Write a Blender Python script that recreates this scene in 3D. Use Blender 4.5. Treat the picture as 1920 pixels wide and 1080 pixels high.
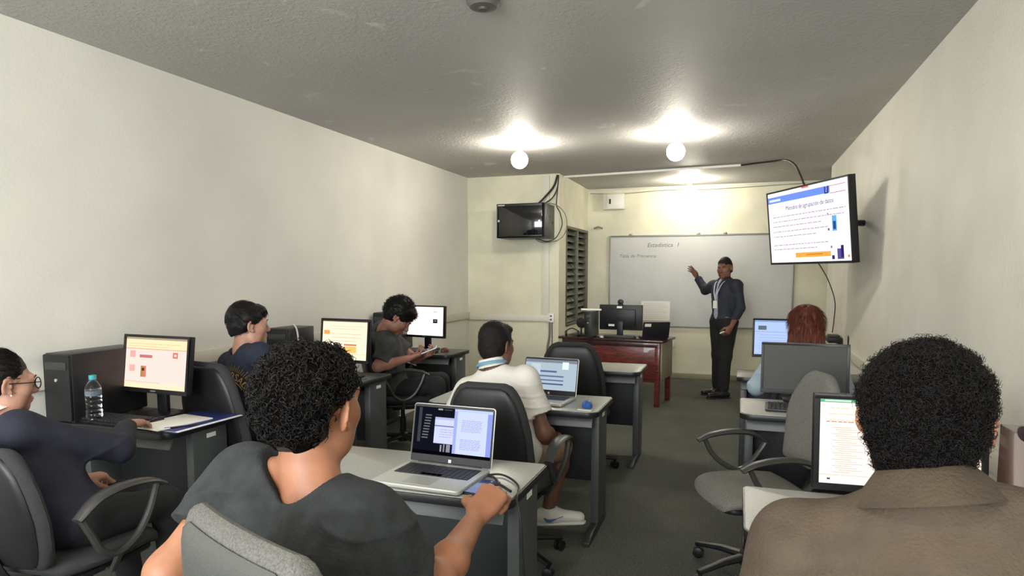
import bpy, bmesh, math, random
import numpy as np
from mathutils import Vector, Matrix, Euler
random.seed(7); RNG = np.random.default_rng(11)
SC = bpy.context.scene
for o in list(bpy.data.objects): bpy.data.objects.remove(o)
COL = SC.collection
R = math.radians

# ------------------------------------------------------------ camera
cam_d = bpy.data.cameras.new('camera'); cam = bpy.data.objects.new('camera', cam_d); COL.objects.link(cam)
cam.location = (0, 0, 1.48)
cam.rotation_euler = (R(85.0), 0, R(18.67))
cam_d.sensor_width = 36; cam_d.lens = 36 * 1250 / 1920
cam_d.shift_y = -(621.4 - 540) / 1920 * -1.0
cam_d.clip_start = 0.05
SC.camera = cam
# ------------------------------------------------------------ world and exposure
w = bpy.data.worlds.new('world'); SC.world = w; w.use_nodes = True
w.node_tree.nodes['Background'].inputs[0].default_value = (0.9, 0.95, 1, 1)
w.node_tree.nodes['Background'].inputs[1].default_value = 0.25
SC.view_settings.view_transform = 'Standard'; SC.view_settings.look = 'None'
SC.view_settings.gamma = 1; SC.view_settings.use_curve_mapping = False
SC.view_settings.exposure = 1.2
def area(name, loc, rot, sx, sy, power, col):
    d = bpy.data.lights.new(name, 'AREA'); d.shape = 'RECTANGLE'; d.size = sx; d.size_y = sy
    d.energy = power; d.color = col
    o = bpy.data.objects.new(name, d); COL.objects.link(o); o.location = loc; o.rotation_euler = rot
    return o
# added soft fill, tinted like daylight, out of view behind the camera
area('added_rear_fill', (-1.1, -2.30, 1.75), (R(90), 0, 0), 3.2, 1.5, 120, (0.93, 0.97, 1.0))
LAMP_E = 64.0     # emission of the globe bulbs

# ------------------------------------------------------------ materials
def s2l(c):
    r = []
    for v in c[:3]:
        v = v / 255.0
        r.append(v / 12.92 if v <= 0.04045 else ((v + 0.055) / 1.055) ** 2.4)
    return (*r, 1)
MATS = {}
def mat(name, rgb, rough=0.6, metal=0.0, bump=0.0, bscale=200.0, var=0.0, vscale=8.0, rgb2=None, spec=0.5,
        sss=0.0, emit=None, estr=1.0, aniso=None, trans=0.0, alpha=1.0, coat=0.0, sheen=0.0):
    if name in MATS: return MATS[name]
    m = bpy.data.materials.new(name); m.use_nodes = True; MATS[name] = m
    nt = m.node_tree; b = nt.nodes['Principled BSDF']
    b.inputs['Base Color'].default_value = s2l(rgb)
    b.inputs['Roughness'].default_value = rough; b.inputs['Metallic'].default_value = metal
    b.inputs['Specular IOR Level'].default_value = spec
    if coat: b.inputs['Coat Weight'].default_value = coat
    if sheen: b.inputs['Sheen Weight'].default_value = sheen
    if sss:
        b.inputs['Subsurface Weight'].default_value = sss
        b.inputs['Subsurface Radius'].default_value = (1, 0.35, 0.2); b.inputs['Subsurface Scale'].default_value = 0.008
    if trans: b.inputs['Transmission Weight'].default_value = trans
    if emit is not None:
        b.inputs['Emission Color'].default_value = s2l(emit); b.inputs['Emission Strength'].default_value = estr
    tc = None
    if bump or var:
        tc = nt.nodes.new('ShaderNodeTexCoord'); mp = nt.nodes.new('ShaderNodeMapping')
        nt.links.new(tc.outputs['Object'], mp.inputs[0])
        if aniso: mp.inputs['Scale'].default_value = aniso
    if bump:
        n = nt.nodes.new('ShaderNodeTexNoise'); n.inputs['Scale'].default_value = bscale; n.inputs['Detail'].default_value = 3
        nt.links.new(mp.outputs[0], n.inputs['Vector'])
        bp = nt.nodes.new('ShaderNodeBump'); bp.inputs['Strength'].default_value = bump; bp.inputs['Distance'].default_value = 0.01
        nt.links.new(n.outputs[0], bp.inputs['Height']); nt.links.new(bp.outputs[0], b.inputs['Normal'])
    if var:
        n = nt.nodes.new('ShaderNodeTexNoise'); n.inputs['Scale'].default_value = vscale; n.inputs['Detail'].default_value = 4
        nt.links.new(mp.outputs[0], n.inputs['Vector'])
        rp = nt.nodes.new('ShaderNodeValToRGB')
        c1 = s2l(rgb2 if rgb2 else [v * (1 - var) for v in rgb]); c2 = s2l([min(255, v * (1 + (0 if rgb2 else var))) for v in rgb])
        rp.color_ramp.elements[0].position = 0.35; rp.color_ramp.elements[1].position = 0.65
        rp.color_ramp.elements[0].color = c1; rp.color_ramp.elements[1].color = c2
        nt.links.new(n.outputs[0], rp.inputs[0]); nt.links.new(rp.outputs[0], b.inputs['Base Color'])
    return m
def emis(name, rgb, strength):
    if name in MATS: return MATS[name]
    m = bpy.data.materials.new(name); m.use_nodes = True; MATS[name] = m
    nt = m.node_tree; nt.nodes.clear()
    e = nt.nodes.new('ShaderNodeEmission'); e.inputs[0].default_value = s2l(rgb); e.inputs[1].default_value = strength * .55
    o = nt.nodes.new('ShaderNodeOutputMaterial'); nt.links.new(e.outputs[0], o.inputs[0])
    return m

WALL = mat('cream_wall_paint', (220, 218, 210), 0.7, bump=0.12, bscale=60, var=0.025, vscale=1.3)
WALLR = mat('rough_cream_wall_paint', (216, 213, 201), 0.6, bump=0.3, bscale=75, var=0.03, vscale=1.6)
WALLB = mat('yellowed_wall_paint', (216, 213, 190), 0.7, bump=0.12, bscale=50, var=0.04, vscale=2.2)
TRIMM = mat('trunking_plastic', (214, 211, 198), 0.45)
WHITEP = mat('white_plastic', (228, 226, 218), 0.4)
BLK = mat('black_plastic', (26, 26, 28), 0.42, spec=0.4)
BLKM = mat('black_painted_steel', (30, 30, 33), 0.38, bump=0.05, bscale=400)
DGREY = mat('dark_grey_plastic', (52, 53, 54), 0.45)
DFAB = mat('charcoal_chair_fabric', (44, 45, 46), 0.85, bump=0.35, bscale=500, var=0.12, vscale=300)
GFAB = mat('grey_chair_fabric', (88, 87, 83), 0.9, bump=0.4, bscale=500, var=0.14, vscale=260)
GFAB2 = mat('light_grey_chair_fabric', (118, 116, 110), 0.9, bump=0.4, bscale=500, var=0.14, vscale=260)
GPLA = mat('grey_chair_plastic', (66, 68, 65), 0.42, bump=0.12, bscale=300)
APLA = mat('armrest_plastic', (58, 57, 55), 0.36, bump=0.1, bscale=300)
LAMG = mat('grey_laminate', (150, 152, 146), 0.32, var=0.05, vscale=120, bump=0.03, bscale=300)
LAMR = mat('pale_grey_laminate', (158, 157, 152), 0.42, var=0.05, vscale=120, bump=0.03, bscale=300)
LAMD = mat('dark_laminate', (58, 60, 61), 0.3, var=0.08, vscale=120, bump=0.03, bscale=300)
EDGE = mat('black_edge_band', (30, 31, 32), 0.4)
STEEL = mat('graphite_steel', (74, 78, 78), 0.42, bump=0.05, bscale=500)
STEELD = mat('dark_panel_steel', (38, 40, 42), 0.5, bump=0.05, bscale=500)
CHROME = mat('chrome', (200, 200, 200), 0.15, metal=1)
SILVER = mat('silver_aluminium', (196, 197, 192), 0.35, metal=0.35)
WOOD = mat('mahogany_wood', (96, 40, 34), 0.3, var=0.3, vscale=14, aniso=(1, 1, 8), coat=0.3)
WOODD = mat('dark_mahogany_top', (58, 32, 30), 0.28, var=0.2, vscale=14, coat=0.3)
PAPER = mat('white_paper', (238, 236, 228), 0.8)
CABLE = mat('black_cable', (28, 28, 28), 0.5)
CABLEG = mat('grey_cable', (120, 118, 112), 0.5)

# ------------------------------------------------------------ mesh collector
class MB:
    def __init__(s): s.v = []; s.f = []; s.m = []
    def add(s, vs, fs, m=0):
        o = len(s.v); s.v += [tuple(map(float, p)) for p in vs]
        for f in fs: s.f.append([i + o for i in f]); s.m.append(m)
        return s
    def box(s, x0, x1, y0, y1, z0, z1, m=0):
        vs = [(x, y, z) for z in (z0, z1) for y in (y0, y1) for x in (x0, x1)]
        return s.add(vs, [(0, 2, 3, 1), (4, 5, 7, 6), (0, 1, 5, 4), (2, 6, 7, 3), (0, 4, 6, 2), (1, 3, 7, 5)], m)
    def obox(s, c, half, rot, m=0):
        Q = rot if isinstance(rot, Matrix) else Euler(rot).to_matrix()
        vs = [Vector(c) + Q @ Vector((x * half[0], y * half[1], z * half[2])) for z in (-1, 1) for y in (-1, 1) for x in (-1, 1)]
        return s.add(vs, [(0, 2, 3, 1), (4, 5, 7, 6), (0, 1, 5, 4), (2, 6, 7, 3), (0, 4, 6, 2), (1, 3, 7, 5)], m)
    def prism(s, out, z0, z1, m=0, ax='z'):
        n = len(out)
        def P(a, b, c): return {'z': (a, b, c), 'y': (a, c, b), 'x': (c, a, b)}[ax]
        vs = [P(a, b, z0) for a, b in out] + [P(a, b, z1) for a, b in out]
        return s.add(vs, [list(range(n))[::-1], [i + n for i in range(n)]] + [(i, (i + 1) % n, (i + 1) % n + n, i + n) for i in range(n)], m)
    def tube(s, pts, r, n=8, m=0, flat=None, cap=True):
        pts = [Vector(p) for p in pts]; k = len(pts)
        rr = r if isinstance(r, (list, tuple)) else [r] * k
        up = Vector((0, 0, 1)); prev = None; vs = []
        for i, p in enumerate(pts):
            t = (pts[min(i + 1, k - 1)] - pts[max(i - 1, 0)]).normalized()
            if prev is None:
                a = t.cross(up)
                if a.length < 1e-3: a = t.cross(Vector((1, 0, 0)))
            else: a = prev - t * prev.dot(t)
            a.normalize(); b = t.cross(a); prev = a
            for j in range(n):
                q = 2 * math.pi * j / n
                fa, fb = (1, 1) if flat is None else flat
                vs.append(p + a * math.cos(q) * rr[i] * fa + b * math.sin(q) * rr[i] * fb)
        fs = [(i * n + j, i * n + (j + 1) % n, (i + 1) * n + (j + 1) % n, (i + 1) * n + j) for i in range(k - 1) for j in range(n)]
        if cap: fs += [list(range(n))[::-1], [(k - 1) * n + j for j in range(n)]]
        return s.add(vs, fs, m)
    def lathe(s, prof, c=(0, 0, 0), n=24, m=0, Q=None):
        vs = []; k = len(prof)
        for r, z in prof:
            for j in range(n):
                q = 2 * math.pi * j / n; p = Vector((r * math.cos(q), r * math.sin(q), z))
                if Q is not None: p = Q @ p
                vs.append(p + Vector(c))
        fs = [(i * n + j, i * n + (j + 1) % n, (i + 1) * n + (j + 1) % n, (i + 1) * n + j) for i in range(k - 1) for j in range(n)]
        fs += [list(range(n))[::-1], [(k - 1) * n + j for j in range(n)]]
        return s.add(vs, fs, m)
    def build(s, name, mats, parent=None, bev=0, smooth=True, seg=2, loc=None, rot=None, ang=38):
        me = bpy.data.meshes.new(name); bm = bmesh.new()
        vv = [bm.verts.new(p) for p in s.v]
        for f, mi in zip(s.f, s.m):
            try:
                F = bm.faces.new([vv[i] for i in f]); F.material_index = mi
            except ValueError: pass
        bmesh.ops.remove_doubles(bm, verts=bm.verts, dist=1e-5)
        bmesh.ops.recalc_face_normals(bm, faces=bm.faces)
        if bev:
            es = [e for e in bm.edges if len(e.link_faces) == 2 and e.calc_face_angle(0) > 0.6]
            bmesh.ops.bevel(bm, geom=es, offset=bev, segments=seg, affect='EDGES', profile=0.5, clamp_overlap=True)
        for f in bm.faces: f.smooth = smooth
        for e in bm.edges:
            if len(e.link_faces) == 2 and e.calc_face_angle(0) > R(ang): e.smooth = False
        bm.to_mesh(me); bm.free()
        for m in (mats if isinstance(mats, (list, tuple)) else [mats]): me.materials.append(m)
        o = bpy.data.objects.new(name, me); COL.objects.link(o)
        if parent is not None: o.parent = parent
        if loc is not None: o.location = loc
        if rot is not None: o.rotation_euler = rot
        return o
def tag(o, label, cat, group=None):
    o['label'] = label; o['category'] = cat
    if group: o['group'] = group
    return o
def thing(name, label, cat, loc=(0, 0, 0), rz=0.0, group=None):
    o = bpy.data.objects.new(name, None); COL.objects.link(o); o.location = loc; o.rotation_euler = (0, 0, rz)
    o.empty_display_size = 0.05
    return tag(o, label, cat, group)
def struct(o): o['kind'] = 'structure'; return o
def dup(root, loc, rz, label):
    r = root.copy(); COL.objects.link(r); r.location = loc; r.rotation_euler = (0, 0, rz); r['label'] = label
    for ch in list(root.children):
        c = ch.copy(); COL.objects.link(c); c.parent = r
        for g in list(ch.children):
            d = g.copy(); COL.objects.link(d); d.parent = c
    return r
def curve_pts(pts, n=8):
    P = [Vector(p) for p in pts]; P = [P[0] * 2 - P[1]] + P + [P[-1] * 2 - P[-2]]; out = []
    for i in range(1, len(P) - 2):
        a, b, c, d = P[i - 1:i + 3]
        for k in range(n):
            t = k / n
            out.append(0.5 * ((2 * b) + (c - a) * t + (2 * a - 5 * b + 4 * c - d) * t * t + (3 * b - a - 3 * c + d) * t ** 3))
    out.append(P[-2]); return out
def rrect(x0, x1, y0, y1, rs, n=6):
    # rs radii for (x0,y0),(x1,y0),(x1,y1),(x0,y1)
    out = []
    for (cx, cy, r, a0) in ((x0 + rs[0], y0 + rs[0], rs[0], 180), (x1 - rs[1], y0 + rs[1], rs[1], 270), (x1 - rs[2], y1 - rs[2], rs[2], 0), (x0 + rs[3], y1 - rs[3], rs[3], 90)):
        if r < 1e-4: out.append((cx, cy)); continue
        for k in range(n + 1):
            a = R(a0 + 90 * k / n); out.append((cx + r * math.cos(a), cy + r * math.sin(a)))
    return out
def text_obj(s, size, m, name, parent, Mx, extrude=0.0006, shear=0.0, align='CENTER'):
    cu = bpy.data.curves.new(name, 'FONT'); cu.body = s; cu.size = size; cu.extrude = extrude; cu.shear = shear
    cu.align_x = align; cu.align_y = 'CENTER'; cu.resolution_u = 3
    t = bpy.data.objects.new('tmp', cu); COL.objects.link(t)
    dg = bpy.context.evaluated_depsgraph_get(); dg.update()
    me = bpy.data.meshes.new_from_object(t.evaluated_get(dg)); bpy.data.objects.remove(t)
    me.name = name; me.materials.clear(); me.materials.append(m)
    me.transform(Mx)
    o = bpy.data.objects.new(name, me); COL.objects.link(o)
    if parent is not None: o.parent = parent
    return o

# ============================================================ THE ROOM
XL, XR, YP, YB, YRE, XA, XA2, CH = -3.28, 0.97, 7.95, 9.6, -2.45, -2.08, 1.9, 2.68
YR = 8.42
def wallbox(name, x0, x1, y0, y1, z0, z1, m): return struct(MB().box(x0, x1, y0, y1, z0, z1).build(name, m, smooth=False))
# carpet
FLO = mat('dark_grey_carpet', (108, 109, 103), 0.95, bump=0.7, bscale=260, var=0.28, vscale=90, rgb2=(84, 86, 81), spec=0.15)
def carpet_seams():
    nt = FLO.node_tree; b = nt.nodes['Principled BSDF']; link = b.inputs['Base Color'].links[0]; src = link.from_socket
    tc = nt.nodes.new('ShaderNodeTexCoord')
    n = nt.nodes.new('ShaderNodeTexNoise'); n.inputs['Scale'].default_value = 1.7; n.inputs['Detail'].default_value = 5
    nt.links.new(tc.outputs['Object'], n.inputs['Vector'])
    rp = nt.nodes.new('ShaderNodeValToRGB'); rp.color_ramp.elements[0].position = 0.3; rp.color_ramp.elements[1].position = 0.75
    rp.color_ramp.elements[0].color = (0.82, 0.83, 0.82, 1); rp.color_ramp.elements[1].color = (1.18, 1.17, 1.1, 1)
    nt.links.new(n.outputs[0], rp.inputs[0])
    mx = nt.nodes.new('ShaderNodeMix'); mx.data_type = 'RGBA'; mx.blend_type = 'MULTIPLY'; mx.inputs[0].default_value = 1
    nt.links.new(src, mx.inputs[6]); nt.links.new(rp.outputs[0], mx.inputs[7]); nt.links.new(mx.outputs[2], b.inputs['Base Color'])
carpet_seams()
wallbox('floor', XL - .1, XA2 + .1, YRE - .1, YB + .1, -0.1, 0, FLO)
# plaster ceiling: grey, stippled, with pale mends
CEI = mat('stippled_grey_ceiling', (150, 147, 142), 0.6, spec=0.25)
def ceiling_nodes():
    nt = CEI.node_tree; b = nt.nodes['Principled BSDF']; tc = nt.nodes.new('ShaderNodeTexCoord')
    v = nt.nodes.new('ShaderNodeTexNoise'); v.inputs['Scale'].default_value = 42; v.inputs['Detail'].default_value = 4; v.inputs['Roughness'].default_value = .6
    w_ = nt.nodes.new('ShaderNodeTexNoise'); w_.inputs['Scale'].default_value = 3.2; w_.inputs['Detail'].default_value = 6; w_.inputs['Distortion'].default_value = .8
    u = nt.nodes.new('ShaderNodeTexNoise'); u.inputs['Scale'].default_value = 0.9; u.inputs['Detail'].default_value = 3
    for q in (v, w_, u): nt.links.new(tc.outputs['Object'], q.inputs['Vector'])
    rv = nt.nodes.new('ShaderNodeValToRGB'); rv.color_ramp.elements[0].position = .42; rv.color_ramp.elements[1].position = .72
    nt.links.new(v.outputs[0], rv.inputs[0])
    bp = nt.nodes.new('ShaderNodeBump'); bp.inputs['Strength'].default_value = 0.32; bp.inputs['Distance'].default_value = 0.012
    nt.links.new(rv.outputs[0], bp.inputs['Height']); nt.links.new(bp.outputs[0], b.inputs['Normal'])
    r1 = nt.nodes.new('ShaderNodeValToRGB'); r1.color_ramp.elements[0].position = .3; r1.color_ramp.elements[1].position = .7
    r1.color_ramp.elements[0].color = s2l((176, 173, 171)); r1.color_ramp.elements[1].color = s2l((188, 186, 181))
    nt.links.new(u.outputs[0], r1.inputs[0])
    r2 = nt.nodes.new('ShaderNodeValToRGB'); r2.color_ramp.elements[0].position = .66; r2.color_ramp.elements[1].position = .74
    nt.links.new(w_.outputs[0], r2.inputs[0])
    mx = nt.nodes.new('ShaderNodeMix'); mx.data_type = 'RGBA'; nt.links.new(r2.outputs[0], mx.inputs[0])
    nt.links.new(r1.outputs[0], mx.inputs[6]); mx.inputs[7].default_value = s2l((212, 210, 206))
    nt.links.new(mx.outputs[2], b.inputs['Base Color'])
ceiling_nodes()
wallbox('ceiling', XL - .1, XA2 + .1, YRE - .1, YB + .1, CH, CH + .1, CEI)
wallbox('wall_left', XL - .1, XL, YRE - .1, YP, 0, CH, WALL)
wallbox('wall_right', XR, XR + .1, YRE - .1, YR, 0, CH, WALLR)
wallbox('wall_right_return', XR + .1, XA2 + .1, YR - .1, YR, 0, CH, WALLR)
wallbox('wall_alcove_right', XA2, XA2 + .1, YR, YB, 0, CH, WALLB)
wallbox('wall_partition', XL - .1, XA, YP, YP + .1, 0, CH, WALLB)
wallbox('wall_back', XA - .1, XA2 + .1, YB, YB + .1, 0, CH, WALLB)
wallbox('wall_rear', XL - .1, XR + .1, YRE - .1, YRE, 0, CH, WALL)
# side wall of the alcove around the louvre window
WY0, WY1, WZ0, WZ1 = 8.30, 9.56, 0.80, 2.08
mb = MB(); mb.box(XA - .1, XA, YP + .1, WY0, 0, CH); mb.box(XA - .1, XA, WY1, YB, 0, CH); mb.box(XA - .1, XA, WY0, WY1, 0, WZ0); mb.box(XA - .1, XA, WY0, WY1, WZ1, CH)
struct(mb.build('wall_alcove_left', WALLB, smooth=False))
# louvre window
ALU = mat('dull_window_frame', (104, 100, 88), 0.5, metal=.2)
GLS = mat('louvre_glass', (92, 96, 84), 0.25, spec=.6, var=.25, vscale=10)
WBACK = mat('dark_window_backing', (30, 31, 26), 0.8)  # plain dark sheet closing the opening behind the slats
wn = bpy.data.objects.new('window_1', None); COL.objects.link(wn); wn.location = (XA, WY0, WZ0); struct(wn)
W_, H_ = WY1 - WY0, WZ1 - WZ0
mb = MB(); t = .03
mb.box(-.09, .01, 0, t, 0, H_); mb.box(-.09, .01, W_ - t, W_, 0, H_); mb.box(-.09, .01, 0, W_, 0, t); mb.box(-.09, .01, 0, W_, H_ - t, H_); mb.box(-.09, .01, W_ / 2 - .02, W_ / 2 + .02, 0, H_)
mb.build('window_frame', ALU, wn, bev=.003)
MB().box(-.098, -.092, 0, W_, 0, H_).build('window_backing', WBACK, wn)
for k in range(14):
    z = .05 + k * (H_ - .1) / 13.5
    for (a, b) in ((t, W_ / 2 - .02), (W_ / 2 + .02, W_ - t)):
        MB().obox((-.045, (a + b) / 2, z + .03), (.004, (b - a) / 2, .052), (0, R(-38), 0)).build('glass_slat', GLS, wn)
# skirting on the back wall, trunking on the walls
BASEM = mat('skirting_tile', (150, 142, 120), 0.6)
def tr(name, *a, m=TRIMM, bev=.004): return struct(MB().box(*a).build(name, m, bev=bev))
tr('baseboard_back', XA, XA2, YB - .015, YB, 0, .075, m=BASEM)
tr('baseboard_alcove_left', XA, XA + .015, YP + .1, YB, 0, .075, m=BASEM)
tr('trim_1', XL, XL + .03, -1.5, YP, .90, .985)
tr('trim_2', XL, XA - .12, YP - .03, YP, .885, .965)
tr('trim_3', XA - .21, XA - .12, YP - .025, YP, .965, 2.66)
tr('trim_4', XR - .03, XR, 2.0, 7.5, .72, .80)
tr('trim_5', XR - .022, XR, 7.5, 8.3, .74, .78)
tr('trim_6', XA, XA2, YB - .02, YB, 2.655, 2.68, bev=.002)
# long white cable duct running over the ceiling to the television
d = MB(); d.obox((-1.04, 8.05, CH - .012), (1.045, .02, .012), (0, 0, R(-6.9))); d.build('trim_7', WHITEP, bev=.003)['kind'] = 'structure'
# power outlets
def outlet(loc, rz, label, w_=.075, h_=.115):
    t = thing('wall_outlet', label, 'power outlet', loc, rz)
    MB().box(-w_ / 2, w_ / 2, -.03, 0, -h_ / 2, h_ / 2).build('cover_plate', WHITEP, t, bev=.004)
    for dz in (-.022, .022): MB().box(-.012, .012, -.034, -.029, dz - .008, dz + .008).build('socket', DGREY, t, bev=.002)
outlet((XA - .09, YP, .93), 0, 'cream double outlet at the foot of the vertical duct beside the window')
outlet((-.86, YB, .5), 0, 'small outlet low on the back wall beside the teacher desk')
outlet((XR, 6.72, .86), R(90), 'cream outlet on the right wall above the duct', .09, .1)
# breaker box
t = thing('breaker_box', 'cream electrical breaker box high on the back wall above the whiteboard', 'breaker box', (-1.70, YB, 2.49))
MB().box(-.15, .15, -.08, 0, -.11, .11).build('housing', TRIMM, t, bev=.006)
MB().box(-.09, .14, -.09, -.08, -.10, .10).build('door', WHITEP, t, bev=.004)
MB().box(-.06, -.035, -.1, -.09, -.035, .035).build('latch', BLK, t, bev=.003)
tag(MB().tube(curve_pts([(-1.99, YB - .02, 2.12), (-1.93, YB - .03, 2.14), (-1.86, YB - .02, 2.12)]), .012).build('cable_stub', mat('dirty_stub', (140, 136, 124), .7)), 'short grey cable stub poking from the back wall left of the whiteboard', 'cable stub')

# ceiling lamps
GLOBE = mat('glowing_globe', (255, 250, 235), 0.3, emit=(255, 248, 232), estr=LAMP_E)
CER = mat('lamp_rose_ceramic', (205, 198, 178), 0.4)
def lamp(x, y, label, lit=True):
    t = thing('ceiling_lamp', label, 'ceiling lamp', (x, y, CH), 0, 'bare globe lamps on the ceiling')
    MB().lathe([(.062, 0), (.062, -.012), (.05, -.022), (.03, -.03)], n=28).build('ceiling_rose', CER, t)
    MB().lathe([(.024, -.028), (.022, -.06), (.024, -.075)], n=20).build('lamp_holder', CER, t)
    pr = [(.018, -.07)] + [(.078 * math.sin(a) if a > .25 else .02, -.155 + .078 * math.cos(a)) for a in [.3 + i * (math.pi - .3) / 14 for i in range(15)]]
    MB().lathe(pr, n=28).build('globe_bulb', GLOBE, t)
lamp(-1.95, 5.99, 'lit round globe bulb on the ceiling, left of the two front ones')
lamp(-.54, 6.02, 'lit round globe bulb on the ceiling, right of the two front ones')
lamp(-1.95, .55, 'added unseen globe bulb behind the camera on the left')  # added out of view to brighten the ceiling and near end
lamp(-.54, .50, 'added unseen globe bulb behind the camera on the right')  # second added bulb, evens out the light near the viewer
lamp(-.62, 8.95, 'lit globe bulb farthest back, over the whiteboard')
t = thing('ceiling_fitting', 'round dark grey fitting on the ceiling nearest the camera', 'ceiling fitting', (-1.10, 2.86, CH))  # dark ceiling rose with no bulb in it
MB().lathe([(.075, 0), (.075, -.012), (.06, -.03), (.02, -.034)], n=32).build('housing', mat('fitting_grey', (96, 93, 88), .6), t)
MB().lathe([(.025, -.033), (.022, -.042)], n=20).build('fitting_cap', mat('fitting_dark', (70, 68, 64), .6), t)
# ============================================================ FURNITURE
def make_desk(loc, label, W=1.0, D=.48, top=LAMG, group=None, sticker=True, Hh=.74, name='computer_desk'):
    t = thing(name, label, 'desk', loc, 0, group)
    out = rrect(.006, W - .006, .006, D - .004, (.06, .06, .015, .015), 6)
    MB().prism(out, Hh - .012, Hh).build('desktop', top, t, bev=.002)
    MB().prism(rrect(0, W, 0, D, (.064, .064, .018, .018), 6), Hh - .034, Hh - .004).build('edge_band', EDGE, t, bev=.003)
    MB().obox((W / 2, .06, Hh - .065), (W / 2 - .035, .008, .034), (R(-22), 0, 0)).build('front_apron', STEEL, t, bev=.003)
    for x0 in (.03, W - .075):
        p = MB().box(x0, x0 + .045, D - .27, D - .04, .05, Hh - .034).build('side_panel', STEEL, t, bev=.004)
        MB().prism([(-.0, .0), (D - .02, 0), (D - .02, .035), (D - .1, .055), (.1, .05), (0, .02)], x0 + .002, x0 + .043, ax='x').build('foot', DGREY, p, bev=.004)
    MB().box(.075, W - .075, D - .09, D - .07, .24, Hh - .034).build('modesty_panel', STEELD, t, bev=.002)
    if sticker:
        MB().obox((W - .029, D - .15, Hh - .075), (.0012, .03, .011), (0, 0, 0)).build('sticker', PAPER, t)
    return t
gM = 'desks of the middle column'
make_desk((-1.68, 1.98, 0), 'grey-topped desk in the foreground carrying the silver laptop and the phone', 1.0, .47)
make_desk((-1.70, 3.45, 0), 'grey-topped desk with the laptop and the blue mouse in front of the white polo', 1.01, .49)
dk = make_desk((-1.68, 4.98, 0), 'empty grey-topped desk just in front of the mahogany desk', 1.0, .49)
MB().box(.50, .58, .38, .4, .48, .62).build('socket_box', mat('pale_grey_box', (128, 126, 122), .5), dk, bev=.004)
make_desk((XL + .01, 2.36, 0), 'dark desk against the left wall with the water bottle and white papers', .79, .45, LAMD)
make_desk((XL + .01, 3.87, 0), 'dark desk against the left wall carrying the second lit monitor', .87, .47, LAMD)
make_desk((XL + .01, 5.49, 0), 'dark desk against the left wall, nearest the back corner', .82, .48, LAMD)
make_desk((.035, 1.96, 0), 'pale grey desk at the right in front of the brown jacket', .92, .46, LAMR)
make_desk((.03, 3.68, 0), 'grey desk carrying the switched-off monitor and its keyboard', .92, .48, LAMR)
make_desk((.01, 4.98, 0), 'dark grey desk at the right wall farthest from the camera', .93, .42, LAMD)

# teacher desk
t = thing('teacher_desk', 'mahogany wooden teacher desk before the whiteboard', 'desk', (-1.985, 7.56, 0), R(-9))
MB().prism(rrect(0, 1.25, 0, .55, (.01,) * 4, 2), .715, .745).build('desktop', WOODD, t, bev=.006)
MB().box(.05, 1.18, .03, .05, .27, .715).build('modesty_panel', WOOD, t, bev=.003)
MB().box(.05, 1.18, .018, .03, .66, .712).build('apron', WOODD, t, bev=.003)
for x in (.045, 1.15):
    for y in (.02, .47): MB().box(x, x + .055, y, y + .055, 0, .715).build('leg', WOOD, t, bev=.004)
MB().box(.08, .4, .1, .5, .42, .71).build('drawer_unit', WOOD, t, bev=.004)
MB().box(1.212, 1.225, .06, .5, .3, .715).build('end_panel', mat('end_panel_cream', (150, 140, 118), .5), t, bev=.002)

def pad(mb, prof, th, ynear, bend=0.0, nu=14, nv=18, m=0, lean=0.0, wrap=0.0):
    """upholstered panel in the xz plane; prof = [(z, halfwidth)...]; y = its front"""
    zs = [p[0] for p in prof]; ws = [p[1] for p in prof]; z0, z1 = zs[0], zs[-1]
    def wid(z): return float(np.interp(z, zs, ws))
    for side in (1, -1):
        vs = []
        for j in range(nv + 1):
            b = -math.cos(math.pi * j / nv)
            for i in range(nu + 1):
                a = -math.cos(math.pi * i / nu)
                z = (z0 + z1) / 2 + b * (z1 - z0) / 2
                x = a * wid(z)
                s = max(abs(a), abs(b)); e = (1 - min(1, s) ** 7) ** .5
                y = ynear + bend * (1 - b * b) + wrap * x * x + lean * (z - z0) + side * th / 2 * e
                vs.append((x, y, z))
        fs = [(j * (nu + 1) + i, j * (nu + 1) + i + 1, (j + 1) * (nu + 1) + i + 1, (j + 1) * (nu + 1) + i) for j in range(nv) for i in range(nu)]
        mb.add(vs, fs, m)
    return mb
TRAP = [(.0, .13), (.012, .165), (.04, .19), (.10, .215), (.20, .235), (.30, .225), (.38, .20), (.42, .175), (.445, .15), (.456, .12)]
TALL = [(.0, .16), (.012, .195), (.05, .23), (.15, .245), (.30, .235), (.42, .205), (.49, .17), (.52, .14), (.535, .10)]
WIDE = [(.0, .15), (.012, .185), (.05, .215), (.15, .235), (.30, .24), (.42, .225), (.49, .205), (.515, .19), (.53, .165)]
PEAK = [(.0, .11), (.015, .14), (.08, .17), (.16, .205), (.24, .22), (.31, .205), (.38, .15), (.425, .10), (.445, .06)]
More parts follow.
